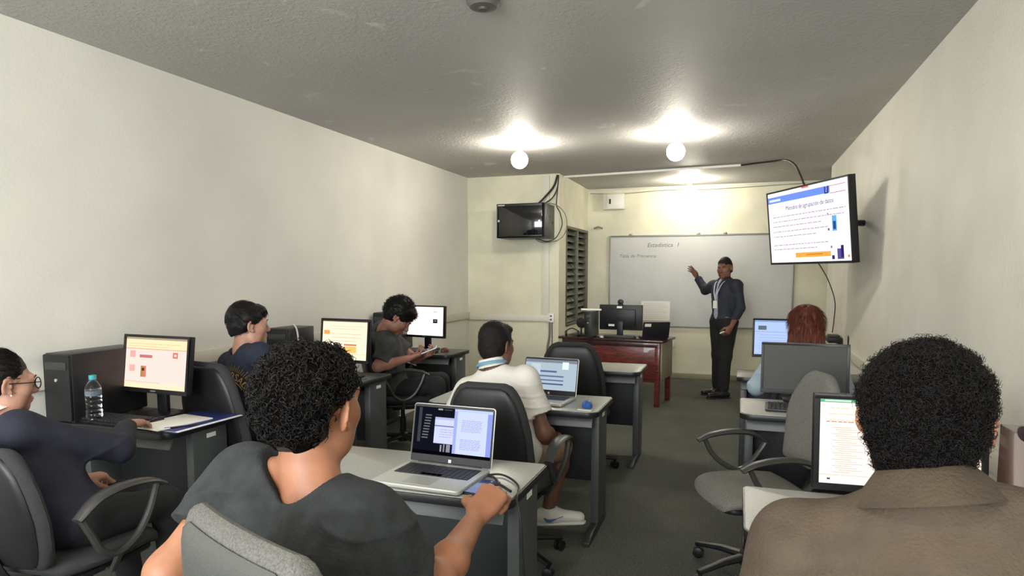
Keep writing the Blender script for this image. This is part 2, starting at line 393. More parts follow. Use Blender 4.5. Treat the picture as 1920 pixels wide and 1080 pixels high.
def make_chair(loc, rz, label, fab=DFAB, pla=None, prof=TRAP, seat_z=.47, back_z=.60, arms=True, recline=.16, base_rot=0.3, piping=False, cover=True, armz=0.0):
    pla = pla or BLK
    c = thing('office_chair', label, 'office chair', loc, rz)
    # seat (thin cushion with rounded outline)
    mb = MB(); n = 12
    for side in (1, -1):
        vs = []
        for j in range(n + 1):
            b = -math.cos(math.pi * j / n)
            for i in range(n + 1):
                a = -math.cos(math.pi * i / n)
                q = (1 - .10 * b * b) * (1 - .06 * (b < 0) * b * b)
                s = max(abs(a), abs(b)); e = (1 - s ** 6) ** .5
                rr = 1 - .13 * (a * a) * (b * b)
                vs.append((a * .245 * q * rr, b * .235 * rr + .01, seat_z - .035 + side * .038 * e - .03 * max(0, b) ** 4 + .004 * a * a))
        mb.add(vs, [(j * (n + 1) + i, j * (n + 1) + i + 1, (j + 1) * (n + 1) + i + 1, (j + 1) * (n + 1) + i) for j in range(n) for i in range(n)])
    mb.build('seat', fab, c)
    mb = MB(); mb.prism(rrect(-.2, .2, -.19, .2, (.06,) * 4, 4), seat_z - .09, seat_z - .068); mb.box(-.09, .09, -.1, .1, seat_z - .13, seat_z - .09)
    mb.build('seat_pan', BLK, c, bev=.004)
    # backrest
    P = [(z + back_z, w_) for z, w_ in prof]
    mb = MB(); pad(mb, P, .07, -.235, bend=-.02, lean=-recline, wrap=.35)
    bk = mb.build('backrest', fab, c)
    if cover:
        P2 = [(z * .93 + back_z + .015, w_ * .9) for z, w_ in prof]
        mb = MB(); pad(mb, P2, .03, -.268, bend=-.02, lean=-recline, wrap=.35); mb.build('back_shell', pla, bk)
    mb = MB(); mb.tube(curve_pts([(0, -.02, seat_z - .1), (0, -.2, seat_z - .1), (0, -.29, seat_z), (0, -.31, back_z + .16)]), .03, 8, flat=(1, .35))
    mb.build('back_bracket', BLK, c)
    if arms:
        for s in (-1, 1):
            x = s * .275; mb = MB(); A = armz
            top = curve_pts([(x, .17, .655 + A), (x, .10, .685 + A), (x, -.02, .70 + A), (x, -.13, .685 + A), (x, -.21, .635 + A)])
            mb.tube(top, [.018 + .008 * math.sin(math.pi * i / (len(top) - 1)) for i in range(len(top))], 10, flat=(1.25, .55))
            low = curve_pts([(x, .135, .665 + A), (x, .095, .57 + A * .6), (x * .97, .04, .49), (x * .95, -.04, .455), (x * .97, -.11, .49), (x, -.16, .57 + A * .6), (x, -.195, .64 + A)])
            mb.tube(low, .013, 8, flat=(1.2, 1))
            mb.tube([(x * .95, -.03, .455), (x * .8, -.03, seat_z - .09), (x * .5, -.03, seat_z - .085)], .016, 8, flat=(1, .7))
            mb.build('armrest', APLA if pla is BLK else pla, c)
    mb = MB(); mb.lathe([(.028, .09), (.028, .26), (.018, .262), (.018, seat_z - .12)], n=16); mb.build('gas_column', BLK, c)
    mb = MB(); mb.lathe([(.045, .06), (.045, .12), (.03, .135)], n=16)
    for k in range(5):
        a = base_rot + k * 2 * math.pi / 5; ca, sa = math.cos(a), math.sin(a)
        mb.tube([(ca * .03, sa * .03, .10), (ca * .15, sa * .15, .095), (ca * .30, sa * .30, .07)], [.028, .024, .017], 8, flat=(1, .7))
    mb.build('star_base', BLK, c)
    for k in range(5):
        a = base_rot + k * 2 * math.pi / 5; ca, sa = math.cos(a), math.sin(a); p = Vector((ca * .29, sa * .29, .027))
        mb = MB(); ax = Vector((-sa, ca, 0)); ax.rotate(Euler((0, 0, .5)))
        for s in (-1, 1):
            q = Matrix((ax, Vector((0, 0, 1)).cross(ax), (0, 0, 1))).transposed() @ Euler((0, R(90), 0)).to_matrix()
            mb.lathe([(.02, -.01), (.027, -.007), (.027, .007), (.02, .01)], c=p + ax * .014 * s, n=14, Q=q)
        mb.tube([p + Vector((0, 0, .02)), p + Vector((0, 0, .045))], .01, 8)
        mb.build('caster', BLK, c)
    return c
def az(a): return -R(a)     # azimuth clockwise from +Y -> rotation
make_chair((-.60, 1.13, 0), az(24), 'black office chair with grey plastic back shell under the man in the dark grey T-shirt', GFAB, GPLA, WIDE, arms=False, recline=.18, back_z=.55)
make_chair((-2.40, 1.82, 0), az(-2), 'dark office chair of the woman in the navy blazer, cut by the left edge', DFAB, BLK, TRAP, back_z=.45, recline=.2)
make_chair((-2.61, 3.12, 0), az(10), 'charcoal office chair behind the man in the navy T-shirt', DFAB, BLK, TALL, arms=False, back_z=.475)
make_chair((-1.085, 3.17, 0), az(2), 'black office chair behind the man in the white polo', DFAB, BLK, [(z, w_ * .93) for z, w_ in TALL], back_z=.44, recline=.14, base_rot=-.5, armz=-.04)
make_chair((-1.12, 4.86, 0), az(-4), 'empty black office chair pushed up to the empty grey desk', DFAB, BLK, TALL, arms=False, back_z=.46, recline=.12)
make_chair((.09, 3.36, 0), az(-113), 'empty grey fabric office chair in the aisle, turned sideways', GFAB2, APLA, PEAK, cover=False, base_rot=.62, recline=.22, back_z=.56, armz=-.045)
make_chair((-2.67, 5.00, 0), az(52), 'black office chair under the man looking at his phone', DFAB, BLK, TRAP, back_z=.52)
make_chair((.44, 4.62, 0), az(0), 'office chair hidden behind the monitor under the red-haired person', DFAB, BLK, TRAP, arms=False, back_z=.42, recline=.1)
make_chair((.44, 1.02, 0), az(10), 'office chair under the man in the brown jacket', DFAB, BLK, TRAP, arms=False, back_z=.42, recline=.12)

# ------------------------------------------------------------ screens, monitors, laptops
def screen(parent, w_, h_, rects, name='screen', y=0.0, z0=0.0, Q=None):
    """lit panel facing -y; rects = (x0,y0,x1,y1,rgb,strength) in 0..1, y from the top; later ones lie on top"""
    mats = []; mb = MB()
    for i, (a, b, c_, d_, rgb, st) in enumerate(rects):
        key = emis('lit_%d_%d_%d_%d' % (rgb[0], rgb[1], rgb[2], round(st * 100)), rgb, st)
        if key not in mats: mats.append(key)
        yy = y - .00008 * i - (.0001 if i else 0)
        X0, X1 = (a - .5) * w_, (c_ - .5) * w_; Z1, Z0 = z0 + (1 - b) * h_, z0 + (1 - d_) * h_
        mb.add([(X0, yy, Z0), (X1, yy, Z0), (X1, yy, Z1), (X0, yy, Z1)], [(0, 1, 2, 3)], mats.index(key))
    if Q is not None: mb.v = [tuple(Q @ Vector(p)) for p in mb.v]
    me = bpy.data.meshes.new(name); me.from_pydata(mb.v, [], mb.f); me.update()
    for i, f in enumerate(me.polygons): f.material_index = mb.m[i]
    for m in mats: me.materials.append(m)
    o = bpy.data.objects.new(name, me); COL.objects.link(o); o.parent = parent
    return o
def lines(x0, x1, y0, n, dy, rgb, st, h=.014, rag=.3, gaps=True, seed=1):
    rr = random.Random(seed); out = []
    for k in range(n):
        x = x0; end = x1 - rr.random() * rag * (x1 - x0) * (1 if k == n - 1 else .15)
        while x < end - .01:
            w_ = rr.uniform(.02, .06) if gaps else (end - x)
            out.append((x, y0 + k * dy, min(end, x + w_), y0 + k * dy + h, rgb, st)); x += w_ + .008
    return out
def make_monitor(loc, rz, label, w_, h_, rects, hz=.12, tilt=-3, matte=False, stand=True, back=False, chin=.022, bz=.014):
    t = thing('computer_monitor', label, 'monitor', loc, rz)
    Q = Matrix.Translation((0, 0, hz)) @ Matrix.Rotation(R(tilt), 4, 'X')
    def b(mb, name, m, par=t, bev=.003):
        mb.v = [tuple(Q @ Vector(p)) for p in mb.v]; return mb.build(name, m, par, bev=bev)
    W2 = w_ / 2
    mb = MB(); mb.box(-W2, W2, .0, .03, 0, h_); mb.obox((0, .04, h_ / 2), (W2 * .7, .018, h_ * .33), (0, 0, 0)); hs = b(mb, 'housing', BLK)
    mb = MB(); mb.box(-W2, W2, -.008, 0, 0, chin); mb.box(-W2, W2, -.008, 0, h_ - bz, h_); mb.box(-W2, -W2 + bz, -.008, 0, chin, h_ - bz); mb.box(W2 - bz, W2, -.008, 0, chin, h_ - bz)
    bzl = b(mb, 'bezel', BLK if not matte else DGREY, bev=.001)
    sw, sh = w_ - 2 * bz, h_ - chin - bz
    if matte:
        mb = MB(); mb.box(-sw / 2, sw / 2, -.003, -.001, chin, chin + sh); b(mb, 'screen', mat('unlit_matte_screen', (64, 64, 60), .55), bev=0)
    else: screen(t, sw, sh, rects, y=-.002, z0=chin, Q=Q)
    mb = MB(); mb.box(-.018, .018, -.0095, -.008, chin * .35, chin * .65); b(mb, 'maker_mark', mat('mark_grey', (120, 120, 120), .4), hs, 0)
    if stand:
        mb = MB(); mb.obox((0, .055, (hz + h_ * .35) / 2), (.035, .012, (hz + h_ * .35) / 2), (0, 0, 0)); mb.build('stand_neck', BLK, t, bev=.004)
        mb = MB(); mb.prism(rrect(-.11, .11, -.05, .13, (.05,) * 4, 5), 0, .014); mb.build('stand_base', BLK, t, bev=.003)
    return t
CR = (255, 226, 206)
s1 = [(0, 0, 1, 1, (255, 218, 208), .98), (0, 0, 1, .05, (196, 180, 150), .7), (0, .04, 1, .24, (255, 226, 182), .98), (0, .90, 1, 1, (255, 226, 190), .98), (0, .22, 1, .232, (226, 150, 140), .9)]
s1 += lines(.05, .9, .12, 2, .05, (246, 196, 150), .9, .012, seed=3)
s1 += [(.08, .27, .17, .4, (240, 176, 170), .9), (.08, .55, .17, .68, (240, 180, 170), .9), (.24, .34, .45, .40, (206, 128, 128), .85), (.78, .27, .86, .38, (226, 120, 108), .85), (.8, .30, .84, .35, (255, 210, 190), .95),
       (.27, .56, .33, .78, (176, 150, 90), .8), (.31, .56, .36, .78, (226, 130, 110), .85), (.29, .6, .33, .66, (90, 60, 60), .6), (0, .875, .6, .885, (240, 190, 150), .9)]
make_monitor((-2.85, 2.64, .74), az(4), 'black monitor with a pink web page on the desk with the bottle', .47, .30, s1, hz=.12, tilt=-7)
s2 = [(0, 0, 1, 1, (255, 234, 204), 1.0), (0, .0, 1, .03, (110, 90, 80), .6), (.03, .26, .16, .36, (240, 160, 90), .95)] + lines(.2, .95, .14, 2, .07, (240, 200, 170), .95, .014, seed=5)
s2 += lines(.22, .9, .34, 3, .09, (226, 170, 150), .95, .012, seed=6) + [(.5, .60, .78, .64, (226, 120, 90), .9), (.5, .66, .78, .82, (246, 196, 110), .95), (.02, .85, .98, .86, (240, 200, 160), .95)]
make_monitor((-2.625, 4.05, .74), az(6), 'black monitor with a cream web page behind the curly-haired man', .42, .31, s2, hz=.11, tilt=-6)
s3 = [(0, 0, 1, 1, (255, 253, 248), 1.05), (.72, .42, .84, .56, (40, 36, 50), .5), (.75, .46, .81, .5, (150, 150, 170), .7)] + lines(.25, .55, .18, 3, .17, (232, 214, 206), 1, .014, seed=2) + [(.72, .15, .84, .18, (200, 190, 190), .9)]
make_monitor((-2.85, 5.80, .74), az(10), 'black monitor with a white page in the far left corner', .46, .31, s3, hz=.12, tilt=-3)
s4 = [(0, 0, 1, 1, (255, 238, 226), 1.05), (0, 0, 1, .04, (120, 196, 150), .8), (.03, .012, .2, .028, (226, 250, 236), .9)] + lines(.06, .95, .10, 3, .07, (240, 210, 180), 1, .012, seed=9)
s4 += lines(.04, .42, .26, 1, .1, (206, 150, 140), .9, .012, seed=4, rag=0) + [(.33, .33, .55, .345, (216, 160, 150), .9), (.44, .36, .46, .88, (240, 214, 200), 1)]
for k in range(22): s4.append((.08 + .02 * (k % 3), .33 + k * .025, .20 + .04 * ((k * 7) % 3), .338 + k * .025, (232, 190, 172), 1))
for k in range(8): s4.append((.72, .70 + k * .03, .8, .71 + k * .03, (200, 180, 170), .9))
s4 += [(.05, .93, .07, .95, (90, 80, 80), .6), (.6, .95, .64, .97, (160, 140, 130), .8), (0, .89, 1, .896, (240, 180, 160), 1)]
make_monitor((.50, 2.36, .74), az(-4), 'lit monitor half hidden behind the head of the man in brown', .50, .315, s4, hz=.035, tilt=-5, bz=.018)
make_monitor((.375, 4.12, .74), az(2), 'switched-off dark grey monitor in front of the red-haired person', .465, .295, [], hz=.045, tilt=-3, matte=True)
s5 = [(0, 0, 1, 1, (178, 202, 246), .9), (0, 0, 1, .05, (140, 168, 220), .8), (.06, .16, .2, .28, (110, 124, 128), .7), (0, .33, 1, .34, (130, 156, 210), .8)] + lines(.08, .8, .42, 6, .08, (150, 176, 230), .85, .014, seed=8)
make_monitor((.335, 5.27, .74), az(2), 'monitor with a blue page in front of the red-haired person', .44, .29, s5, hz=.115, tilt=-3)
# the teacher's monitor, seen from behind, with its webcam
m = make_monitor((-1.27, 7.72, .745), az(184), 'black monitor seen from behind on the teacher desk', .50, .29, [(0, 0, 1, 1, (180, 190, 200), .5)], hz=.08, tilt=-2)
MB().obox((.10, .062, .135), (.035, .002, .012), (R(-2), 0, 0)).build('label', PAPER, m)
t = thing('webcam', 'black webcam clipped on top of the teacher monitor', 'webcam', (-1.275, 7.69, 1.118), az(184))
MB().lathe([(.012, -.03), (.03, -.024), (.034, 0), (.03, .024), (.012, .03)], n=20, Q=Euler((R(90), 0, 0)).to_matrix(), c=(0, 0, .03)).build('camera_body', BLK, t)
MB().box(-.03, .03, -.02, .03, -.008, .004).build('clip', BLK, t, bev=.002)
MB().obox((0, .052, -.028), (.03, .002, .012), (0, 0, 0)).build('tag', PAPER, t)

def make_laptop(loc, rz, label, w_, d_, h_, openang, rects, body=SILVER, lid=None, bez=BLK, keys=True, sticker=False):
    t = thing('laptop', label, 'laptop', loc, rz); lid = lid or body
    bs = MB().prism(rrect(-w_ / 2, w_ / 2, -d_, 0, (.012,) * 4, 4), 0.002, .017).build('base', body, t, bev=.003)
    if keys:
        MB().prism(rrect(-w_ * .43, w_ * .43, -d_ * .56, -d_ * .10, (.004,) * 4, 2), .0165, .0176).build('keyboard_well', DGREY, bs)
        mb = MB(); kw = w_ * .86 / 14
        for r_ in range(5):
            for c_ in range(14):
                if r_ == 4 and 4 < c_ < 9: continue
                x0 = -w_ * .43 + c_ * kw + .0012; y0 = -d_ * .555 + r_ * d_ * .088 + .001
                mb.box(x0, x0 + kw - .0024, y0, y0 + d_ * .088 - .0024, .0176, .0196)
        x0 = -w_ * .43 + 5 * kw; mb.box(x0, x0 + 4 * kw - .003, -d_ * .555 + .001, -d_ * .555 + d_ * .085, .0176, .0196)
        mb.build('keys', mat('laptop_keys', (44, 46, 52), .5), bs)
        MB().box(-w_ * .17, w_ * .15, -d_ * .93, -d_ * .62, .0168, .0176).build('touchpad', mat('touchpad_grey', (176, 178, 176), .35, metal=.2), bs)
    Q = Matrix.Translation((0, .004, .014)) @ Matrix.Rotation(R(openang - 90) * -1, 4, 'X')
    def b(mb, name, m, par, bev=.002):
        mb.v = [tuple(Q @ Vector(p)) for p in mb.v]; return mb.build(name, m, par, bev=bev)
    mb = MB(); mb.prism(rrect(-w_ / 2, w_ / 2, 0, h_, (.004, .004, .012, .012), 4), .001, .007, ax='y'); ld = b(mb, 'lid', lid, t)
    mb = MB(); mb.prism(rrect(-w_ / 2 + .003, w_ / 2 - .003, .003, h_ - .003, (.004, .004, .01, .01), 4), -.001, .001, ax='y'); b(mb, 'bezel', bez, ld, 0)
    mb = MB(); mb.box(-.006, .006, -.0018, -.0009, .008, .02); b(mb, 'maker_mark', mat('mark_white', (210, 210, 210), .4), ld, 0)
    if sticker:
        mb = MB(); mb.box(w_ * .5 - .09, w_ * .5 - .02, .0072, .0085, h_ - .055, h_ - .02); b(mb, 'sticker', PAPER, ld, 0)
    if rects: screen(t, w_ - .016, h_ - .045, rects, y=-.0015, z0=.032, Q=Q)
    mb = MB(); mb.tube([(-w_ * .38, .002, .014), (w_ * .38, .002, .014)], .007, 8); mb.build('hinge', DGREY, t)
    return t
l1 = [(0, 0, 1, 1, (26, 28, 40), .5), (0, .92, 1, 1, (16, 17, 26), .3), (.05, .02, .09, .75, (90, 96, 110), .4)]
for k in range(9): l1.append((.14 - .004 * k, .16 + k * .06, .22 - .004 * k, .185 + k * .06, (150, 150, 160), .45))
l1 += [(.30, .02, .36, .05, (200, 200, 200), .6), (.38, .03, .48, .045, (120, 120, 130), .4)]
l1 += [(.36, .78, .38, .92, (190, 190, 196), .55), (.40, .76, .42, .92, (170, 170, 186), .5), (.44, .76, .49, .92, (176, 174, 196), .55)]
l1 += [(.27, .2, .56, .75, (214, 220, 255), .85), (.27, .2, .56, .25, (190, 196, 240), .8), (.27, .37, .56, .395, (130, 140, 190), .7)] + lines(.34, .54, .45, 4, .05, (184, 186, 232), .8, .015, seed=12)
l1 += [(.52, .0, 1.0, .93, (206, 216, 255), .9), (.52, 0, .56, .93, (170, 182, 240), .85), (.94, .06, 1.0, .93, (150, 164, 236), .85), (.52, 0, 1, .05, (190, 206, 255), .9)]
l1 += lines(.62, .88, .22, 8, .032, (164, 172, 232), .85, .012, seed=13) + lines(.62, .88, .62, 7, .032, (164, 172, 232), .85, .012, seed=14)
make_laptop((-1.015, 2.26, .742), az(3), 'open silver laptop with two windows on the foreground desk', .345, .27, .225, 102, l1)
l2 = [(0, 0, 1, 1, (182, 200, 214), .8), (0, 0, 1, .1, (150, 160, 176), .6), (.12, .14, .3, .9, (196, 212, 222), .85), (.72, .06, .84, .3, (226, 240, 246), .95)]
l2 += [(.30, .36, .62, .42, (110, 124, 168), .6), (.28, .52, .76, .57, (120, 134, 176), .6), (.27, .66, .76, .70, (110, 126, 176), .6), (.28, .78, .76, .83, (96, 112, 166), .6), (.27, .9, .4, .93, (200, 210, 220), .8)]
make_laptop((-1.05, 3.78, .742), az(6), 'open silver laptop with a grey-blue page on the desk of the man in white', .345, .24, .225, 104, l2)
make_laptop((-.86, 7.55, .747), az(160), 'open black laptop seen from behind at the right end of the teacher desk', .30, .20, .19, 108, None, body=BLKM, lid=BLKM, sticker=True)

def keyboard(loc, rz, label, w_=.42):
    t = thing('keyboard', label, 'keyboard', loc, rz)
    b = MB().prism([(-.07, 0), (.07, 0), (.07, .026), (-.07, .014)], -w_ / 2, w_ / 2, ax='x').build('case', BLK, t, bev=.003)
    mb = MB()
    for r_ in range(5):
        for c_ in range(18):
            x0 = -w_ / 2 + .012 + c_ * (w_ - .024) / 18; y0 = -.058 + r_ * .023; z = .014 + (y0 + .07) / .14 * .012
            mb.obox((x0 + .01, y0 + .01, z + .004), (.0085, .0088, .004), (R(4.9), 0, 0))
    mb.build('keys', DGREY, t); return t
keyboard((.37, 3.84, .742), az(2), 'black keyboard before the switched-off monitor')
keyboard((-2.84, 5.58, .742), az(6), 'black keyboard under the far-left white monitor')
keyboard((-2.87, 2.455, .742), az(2), 'black keyboard beside the water bottle')
keyboard((.46, 2.12, .742), az(0), 'black keyboard in front of the man in the brown jacket')
keyboard((-1.26, 7.545, .747), az(180), 'black keyboard on the teacher desk below the monitor', .36)
def mouse(loc, rz, label, m1=BLK, m2=None):
    t = thing('computer_mouse', label, 'mouse', loc, rz)
    vs = []; nu, nv = 12, 8
    for j in range(nv + 1):
        ph = math.pi / 2 * j / nv
        for i in range(nu):
            q = 2 * math.pi * i / nu
            vs.append((.031 * math.cos(q) * max(0, math.cos(ph)) ** .4, .052 * math.sin(q) * max(0, math.cos(ph)) ** .4, .034 * math.sin(ph) * (1 - .15 * math.sin(q)) + .001))
    fs = [(j * nu + i, j * nu + (i + 1) % nu, (j + 1) * nu + (i + 1) % nu, (j + 1) * nu + i) for j in range(nv) for i in range(nu)] + [list(range(nu))]
    MB().add(vs, fs).build('shell', m1, t)
    MB().tube([(0, .018, .033), (0, .036, .026)], .004, 8).build('scroll_wheel', m2 or DGREY, t)
    return t
mouse((-.77, 3.58, .742), az(-10), 'glossy blue mouse to the right of the laptop of the man in white', mat('blue_gloss', (46, 92, 170), .15, coat=.6))
mouse((-2.60, 5.72, .742), az(10), 'small dark red mouse beside the far-left monitor', mat('red_gloss', (96, 34, 34), .3))
mouse((-2.71, 2.47, .742), az(0), 'black mouse under the hand of the woman in the blazer')
tag(MB().box(-.04, .04, -.012, .012, 0, .003).build('paper_slip', PAPER, loc=(-.765, 3.49, .741), rot=(0, 0, az(8))), 'small white slip of paper in front of the blue mouse', 'paper slip')

def make_tower(loc, rz, label, w_=.18, d_=.42, h_=.36, m=BLKM, cat='computer tower'):
    t = thing('computer_tower', label, cat, loc, rz)
    MB().box(-w_ / 2, w_ / 2, 0, d_, 0.006, h_).build('case', m, t, bev=.006)
    MB().prism(rrect(-w_ / 2 + .004, w_ / 2 - .004, .012, h_ - .004, (.01,) * 4, 3), -.014, .001, ax='y').build('front_panel', BLK, t, bev=.003)
    MB().box(-w_ / 2 + .02, w_ / 2 - .02, -.018, -.013, h_ - .08, h_ - .04).build('drive_bay', DGREY, t, bev=.002)
    MB().lathe([(.008, -.002), (.008, .004)], n=12, Q=Euler((R(90), 0, 0)).to_matrix(), c=(0, -.015, h_ - .13)).build('power_button', SILVER, t)
    MB().box(-w_ / 2 + .02, -w_ / 2 + .05, .02, .05, 0, .008).box(w_ / 2 - .05, w_ / 2 - .02, .02, .05, 0, .008).box(-w_ / 2 + .02, -w_ / 2 + .05, d_ - .05, d_ - .02, 0, .008).box(w_ / 2 - .05, w_ / 2 - .02, d_ - .05, d_ - .02, 0, .008).build('feet', DGREY, t)
    return t
make_tower((XL + .12, 2.37, .74), 0, 'black computer tower against the left wall behind the water bottle', .18, .43, .345)
make_tower((XL + .13, 4.02, .74), 0, 'black computer tower beside the man in the navy T-shirt, white cable over it', .19, .30, .34)
make_tower((XL + .13, 5.52, .74), 0, 'black computer tower behind the head of the man with the phone', .19, .43, .37)
make_tower((-1.60, 7.44, .747), az(4), 'slim dark grey computer tower on the left half of the teacher desk', .09, .3, .30, STEEL)
make_tower((.835, 2.0, .74), 0, 'brown-tinted computer tower on the pale desk by the right edge', .14, .36, .285, mat('brown_glossy_side', (96, 72, 62), .25, coat=.4))
tag(MB().tube(curve_pts([(-3.14, 4.20, 1.087), (-3.10, 4.14, 1.10), (-3.03, 4.08, 1.06), (-2.99, 4.05, .9), (-2.98, 4.03, .755)]), .006).build('white_cable', WHITEP), 'white cable arching over the tower beside the man in navy', 'cable')
# things on top of the right tower
t = thing('pencil_pouch', 'dark maroon cloth pouch on top of the brown computer tower', 'pouch', (.80, 2.12, 1.027), R(15))
MB().tube(curve_pts([(-.07, 0, .022), (-.03, .0, .026), (.03, 0, .028), (.075, 0, .02)]), [.016] + [.026] * 23 + [.018], 12, flat=(1, .8)).build('pouch_body', mat('maroon_cloth', (40, 24, 28), .8, bump=.3, bscale=200), t)
MB().tube([(-.06, 0, .045), (.06, 0, .046)], .003, 6).build('zip', DGREY, t)
t = thing('cloth', 'folded light blue cloth by the right edge on top of the brown tower', 'cloth', (.875, 2.25, 1.027), 0)
vs = [(x * .05, y * .06, .012 + .014 * math.sin(x * 3 + y * 2) + .012 * math.cos(y * 4)) for y in np.linspace(-1, 1, 9) for x in np.linspace(-1, 1, 9)]
vs2 = [(x, y, 0.001) for x, y, z in vs]
MB().add(vs, [(j * 9 + i, j * 9 + i + 1, (j + 1) * 9 + i + 1, (j + 1) * 9 + i) for j in range(8) for i in range(8)]).add(vs2, [(j * 9 + i, j * 9 + i + 1, (j + 1) * 9 + i + 1, (j + 1) * 9 + i) for j in range(8) for i in range(8)]).build('fold', mat('blue_cloth', (64, 128, 188), .8), t)
tag(MB().box(-.045, .045, -.02, .02, 0, .22).build('paper_box', PAPER, loc=(.925, 1.93, .742), bev=.004), 'white box standing at the right wall beside the brown tower', 'box')

# bottle
BOT = mat('clear_bottle_plastic', (235, 242, 246), 0.04, trans=1.0); BOT.node_tree.nodes['Principled BSDF'].inputs['IOR'].default_value = 1.33
t = thing('water_bottle', 'clear plastic water bottle with a turquoise cap on the left desk', 'water bottle', (-3.0, 2.42, .742), 0)
pr = [(.001, .004), (.030, .0), (.036, .006)]
for k in range(17):
    z = .02 + k * .0075; pr.append((.0365 - (.0026 if k % 3 == 1 else 0) - .002 * (5 < k < 11), z))
pr += [(.0365, .155), (.037, .165), (.034, .180), (.026, .197), (.017, .210), (.0135, .214), (.0135, .224)]
MB().lathe(pr, n=32).build('bottle_body', BOT, t)
MB().lathe([(.0165, .216), (.0168, .219), (.0168, .236), (.015, .238)], n=28).build('cap', mat('turquoise_cap', (70, 180, 186), .35), t)
MB().lathe([(.0372, .138), (.0374, .142), (.0374, .158), (.0372, .162)], n=32).build('label_band', mat('bottle_band', (190, 206, 226), .25, trans=.75), t)
# folder and papers on the first left desk
t = thing('folder', 'dark blue folder with white edges lying on the near left desk', 'folder', (-2.55, 2.54, .742), az(3))
MB().box(-.14, .13, -.17, .24, 0, .004).build('back_cover', mat('folder_blue', (34, 48, 110), .4), t, bev=.001)
MB().box(-.13, .135, -.165, .235, .0045, .009).build('sheets', PAPER, t, bev=.001)
MB().box(-.14, .12, -.17, .23, .0095, .0125).build('front_cover', MATS['folder_blue'], t, bev=.001)
tag(MB().box(-.105, .105, -.15, .15, 0, .006).build('paper_stack', PAPER, loc=(-2.585, 2.49, .7555), rot=(0, 0, az(8)), bev=.001), 'stack of white sheets lying on the blue folder', 'paper')
tag(MB().tube([(-.07, 0, .004), (.07, 0, .004)], .004, 8).build('pen', BLK, loc=(-2.47, 2.43, .7555), rot=(0, 0, R(55))), 'black pen on the blue folder beside the papers', 'pen')
# odds on the second left desk
t = thing('key_bunch', 'bunch of small chrome keys on the second left desk', 'keys', (-2.47, 3.98, .742), R(20))
MB().tube([(.016 * math.cos(a), .016 * math.sin(a), .002) for a in np.linspace(0, 6.28, 16)], .0015, 6).build('ring', CHROME, t)
for k, a in enumerate((20, 70, 130)):
    MB().obox((.04 * math.cos(R(a)), .04 * math.sin(R(a)), .004 + .003 * k), (.026, .006, .0012), (0, 0, R(a))).build('key', CHROME, t)
tag(MB().box(-.03, .03, -.05, .05, 0, .012).build('charger_brick', SILVER, loc=(-2.50, 3.90, .742), rot=(0, 0, R(12)), bev=.003), 'small silver adapter beside the keys', 'adapter')

# phone and cable on the first middle desk
def phone(loc, rot, label, m=BLK, scr=(70, 86, 140), lit=None):
    t = thing('phone', label, 'phone', loc, 0); t.rotation_euler = rot
    MB().prism(rrect(-.037, .037, -.077, .077, (.01,) * 4, 5), 0, .008).build('case', m, t, bev=.002)
    MB().prism(rrect(-.034, .034, -.073, .073, (.008,) * 4, 5), .0078, .0088).build('screen', lit or mat('phone_glass_%d' % scr[0], scr, .12, coat=.8), t)
    return t
phone((-.815, 2.085, .742), (0, 0, az(8)), 'dark blue phone lying beside the silver laptop')
pts = curve_pts([(-.838, 2.21, .752), (-.80, 2.24, .748), (-.745, 2.20, .748), (-.70, 2.14, .747), (-.68, 2.08, .747), (-.666, 2.02, .742), (-.64, 1.98, .69), (-.625, 1.97, .5), (-.60, 1.96, .25), (-.56, 1.94, .03), (-.50, 1.85, .006), (-.44, 1.70, .006)])
tag(MB().tube(pts, .004, 8).build('charger_cable', CABLE), 'black charger cable running from the laptop over the desk edge to the floor', 'cable')
tag(MB().tube(curve_pts([(-.835, 2.205, .75), (-.80, 2.17, .756), (-.77, 2.13, .75), (-.79, 2.10, .756), (-.75, 2.09, .760), (-.70, 2.06, .752)]), .005, 8).build('earphone_cable', CABLE), 'short tangled dark cable between laptop and hand', 'cable')

# teacher desk clutter
t = thing('headset', 'black headset lying at the left end of the teacher desk', 'headset', (-1.80, 7.50, .747), R(20))
MB().tube(curve_pts([(-.07, 0, .03), (-.06, .02, .07), (0, .03, .095), (.06, .02, .07), (.07, 0, .03)]), .008, 8, flat=(1, .6)).build('headband', BLK, t)
for s in (-1, 1): MB().lathe([(.02, -.014), (.036, -.01), (.036, .01), (.02, .014)], n=20, Q=Euler((0, R(90), 0)).to_matrix(), c=(s * .07, 0, .036)).build('ear_cup', BLK, t)
t = thing('desk_fan', 'small black round speaker on a stand left of the teacher tower', 'speaker', (-1.72, 7.62, .747), az(200))
MB().lathe([(.035, 0), (.035, .01), (.012, .02), (.010, .10)], n=20).build('stand', BLK, t)
MB().lathe([(.03, -.02), (.06, -.014), (.064, .012), (.05, .016), (.01, .006)], n=28, Q=Euler((R(90), 0, 0)).to_matrix(), c=(0, 0, .155)).build('speaker_head', BLK, t)
t['label'] = 'small black round speaker on a stand left of the teacher tower'; t.name = 'desk_speaker'
tag(MB().box(-.03, .03, -.05, .05, 0, .02).build('adapter', WHITEP, loc=(-1.45, 7.52, .747), rot=(0, 0, .4), bev=.006), 'small white adapter under the teacher monitor', 'adapter')
tag(MB().tube(curve_pts([(-1.42, 7.5, .752), (-1.36, 7.44, .753), (-1.30, 7.41, .752), (-1.2, 7.42, .753), (-1.12, 7.45, .752), (-1.06, 7.44, .752)]), .004, 6).build('loose_cable', CABLE), 'loose black cable lying along the front of the teacher desk', 'cable')
tag(MB().box(-.12, .12, -.003, 0, -.0, .02).build('white_ruler', PAPER, loc=(-1.60, 7.60, 1.050), bev=.001), 'white slip on top of the teacher tower', 'paper slip')

